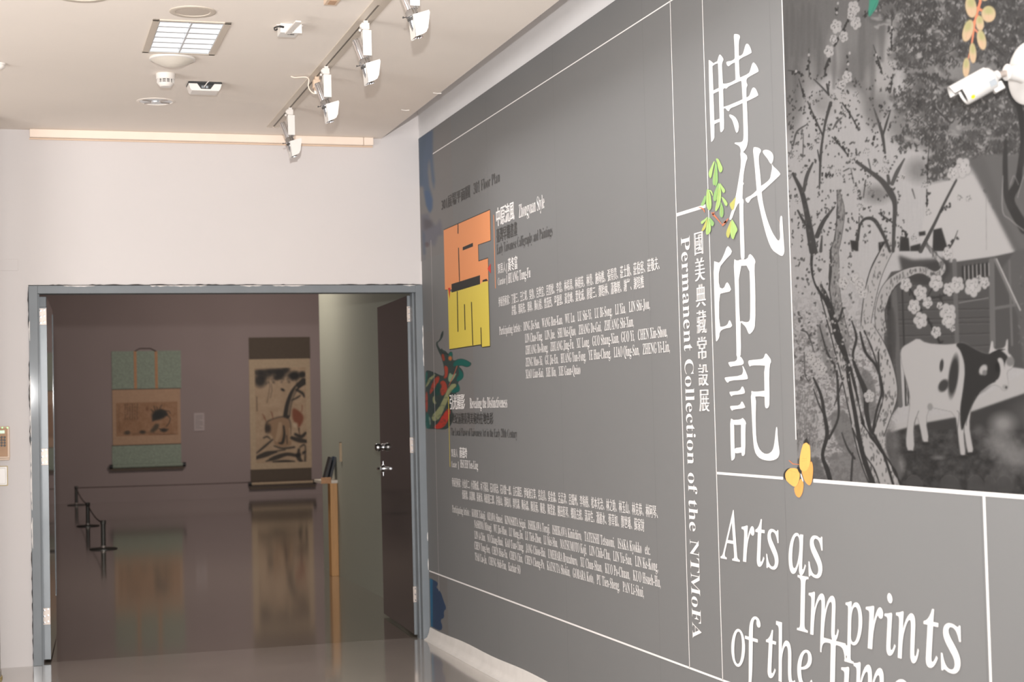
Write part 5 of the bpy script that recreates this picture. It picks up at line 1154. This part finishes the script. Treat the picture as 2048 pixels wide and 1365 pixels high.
for k in range(9): box(tb, xa+.03, xb-.03-(.05 if k % 4 == 3 else 0), 20.0842, 20.0848, zt_-.05-k*.03, zt_-.044-k*.03)
o = wc(bobj('caption_lines', tb, MT['post']), wl); o['kind'] = 'stuff'

# barrier posts and cords
def post(px, h, label):
    x, y, _ = at(2, 0, *px)
    t = thing('barrier_post', label, 'barrier post', (float(x), float(y), 0), 'low barrier posts in the gallery')
    latho('post_base', [(.165, 0), (.165, .008), (.155, .014), (.03, .018)], MT['post'], t, 40)
    latho('pole', [(.028, .015), (.028, h-.05), (.034, h-.045), (.034, h-.005), (.03, h), (0, h)], MT['post'], t, 24)
    latho('collar', [(.028, .02), (.036, .022), (.036, .04), (.028, .042)], MT['steel'], t, 24)
    return t, Vector((float(x), float(y), h-.03))
H = .345
O3, P3 = post((207, 1099), H, 'low dark barrier post nearest to the doorway')
O2, P2 = post((176, 1053), H, 'low dark barrier post in the middle of the row of three')
O1, P1 = post((153, 1011), H, 'low dark barrier post furthest back by the purple wall')
def cord(a, b, sag, post_):
    d = (b-a).normalized()*.038; a = a+d; b = b-d
    pts = [a.lerp(b, k/16)-Vector((0, 0, sag*4*(k/16)*(1-k/16))) for k in range(17)]
    return wc(tubo('cord', pts, .008, MT['rope'], None, 6), post_)
cord(P3, P2, .05, O3)
cord(P2, P1, .05, O2)
cord(P1, Vector((5.6, P1.y, H-.03)), .02, O1)

# booklet stand by the partition
SY = 4.55; pX = .235
def pp(x, y, Y=SY): p = at(1, Y, x, y); return float(p[0]), float(p[2])
zs_ = pp(665, 961)[1]
bs = thing('booklet_stand', 'narrow orange wooden stand with a pale ledge against the grey green wall', 'stand', (.17, SY, 0))
xl, xr = pp(641, 960)[0], .234
wc(boxo('plinth', (pp(662, 1060)[0], xr, SY, SY+.13, 0, zs_-.03), MT['wood'], bevel=.003), bs)
wc(boxo('ledge', (xl, xr, SY-.03, SY+.36, zs_-.03, zs_), MT['track'], bevel=.003), bs)
wc(boxo('ledge_lip', (xl, pp(661, 955)[0], SY-.036, SY-.03, zs_-.03, zs_+.03), MT['gold'], bevel=.002), bs)
for i, (px, lean, m_, dy, lb2) in enumerate(((652, 16, MT['bookb'], .02, 'charcoal booklet leaning leftmost on the ledge'), (662, 14, MT['booka'], .02, 'blue grey booklet leaning in the middle on the ledge'), (679, 0, MT['booka'], .02, 'navy booklet standing nearest the wall on the ledge'))):
    x_, _ = pp(px, 955); t = thing('booklet', lb2, 'booklet', (x_, SY+dy, zs_+.006), 'booklets on the ledge')
    A = RY(math.radians(lean)); 
    boxo('cover', (-.014, .010, 0, .12, 0, .225), m_, t, mtx=A)
    boxo('page_block', (-.011, .007, -.0015, .118, .004, .221), MT['bookb'], t, mtx=A)
    if i == 2: boxo('cover_band', (-.011, .007, -.0035, -.0016, .0, .06), MT['bookc'], t, mtx=A)
# bolt and holder on the partition
p = at(0, .235, 683, 905); t = thing('wall_rail', 'thin pale vertical holder fixed on the grey green wall above the stand', 'holder', (.23, float(p[1]), float(p[2])))
boxo('rail', (-.012, .005, -.02, .02, -.09, .09), MT['pale'], t); boxo('rail_cap', (-.014, .005, -.022, .022, .09, .096), MT['brown'], t)
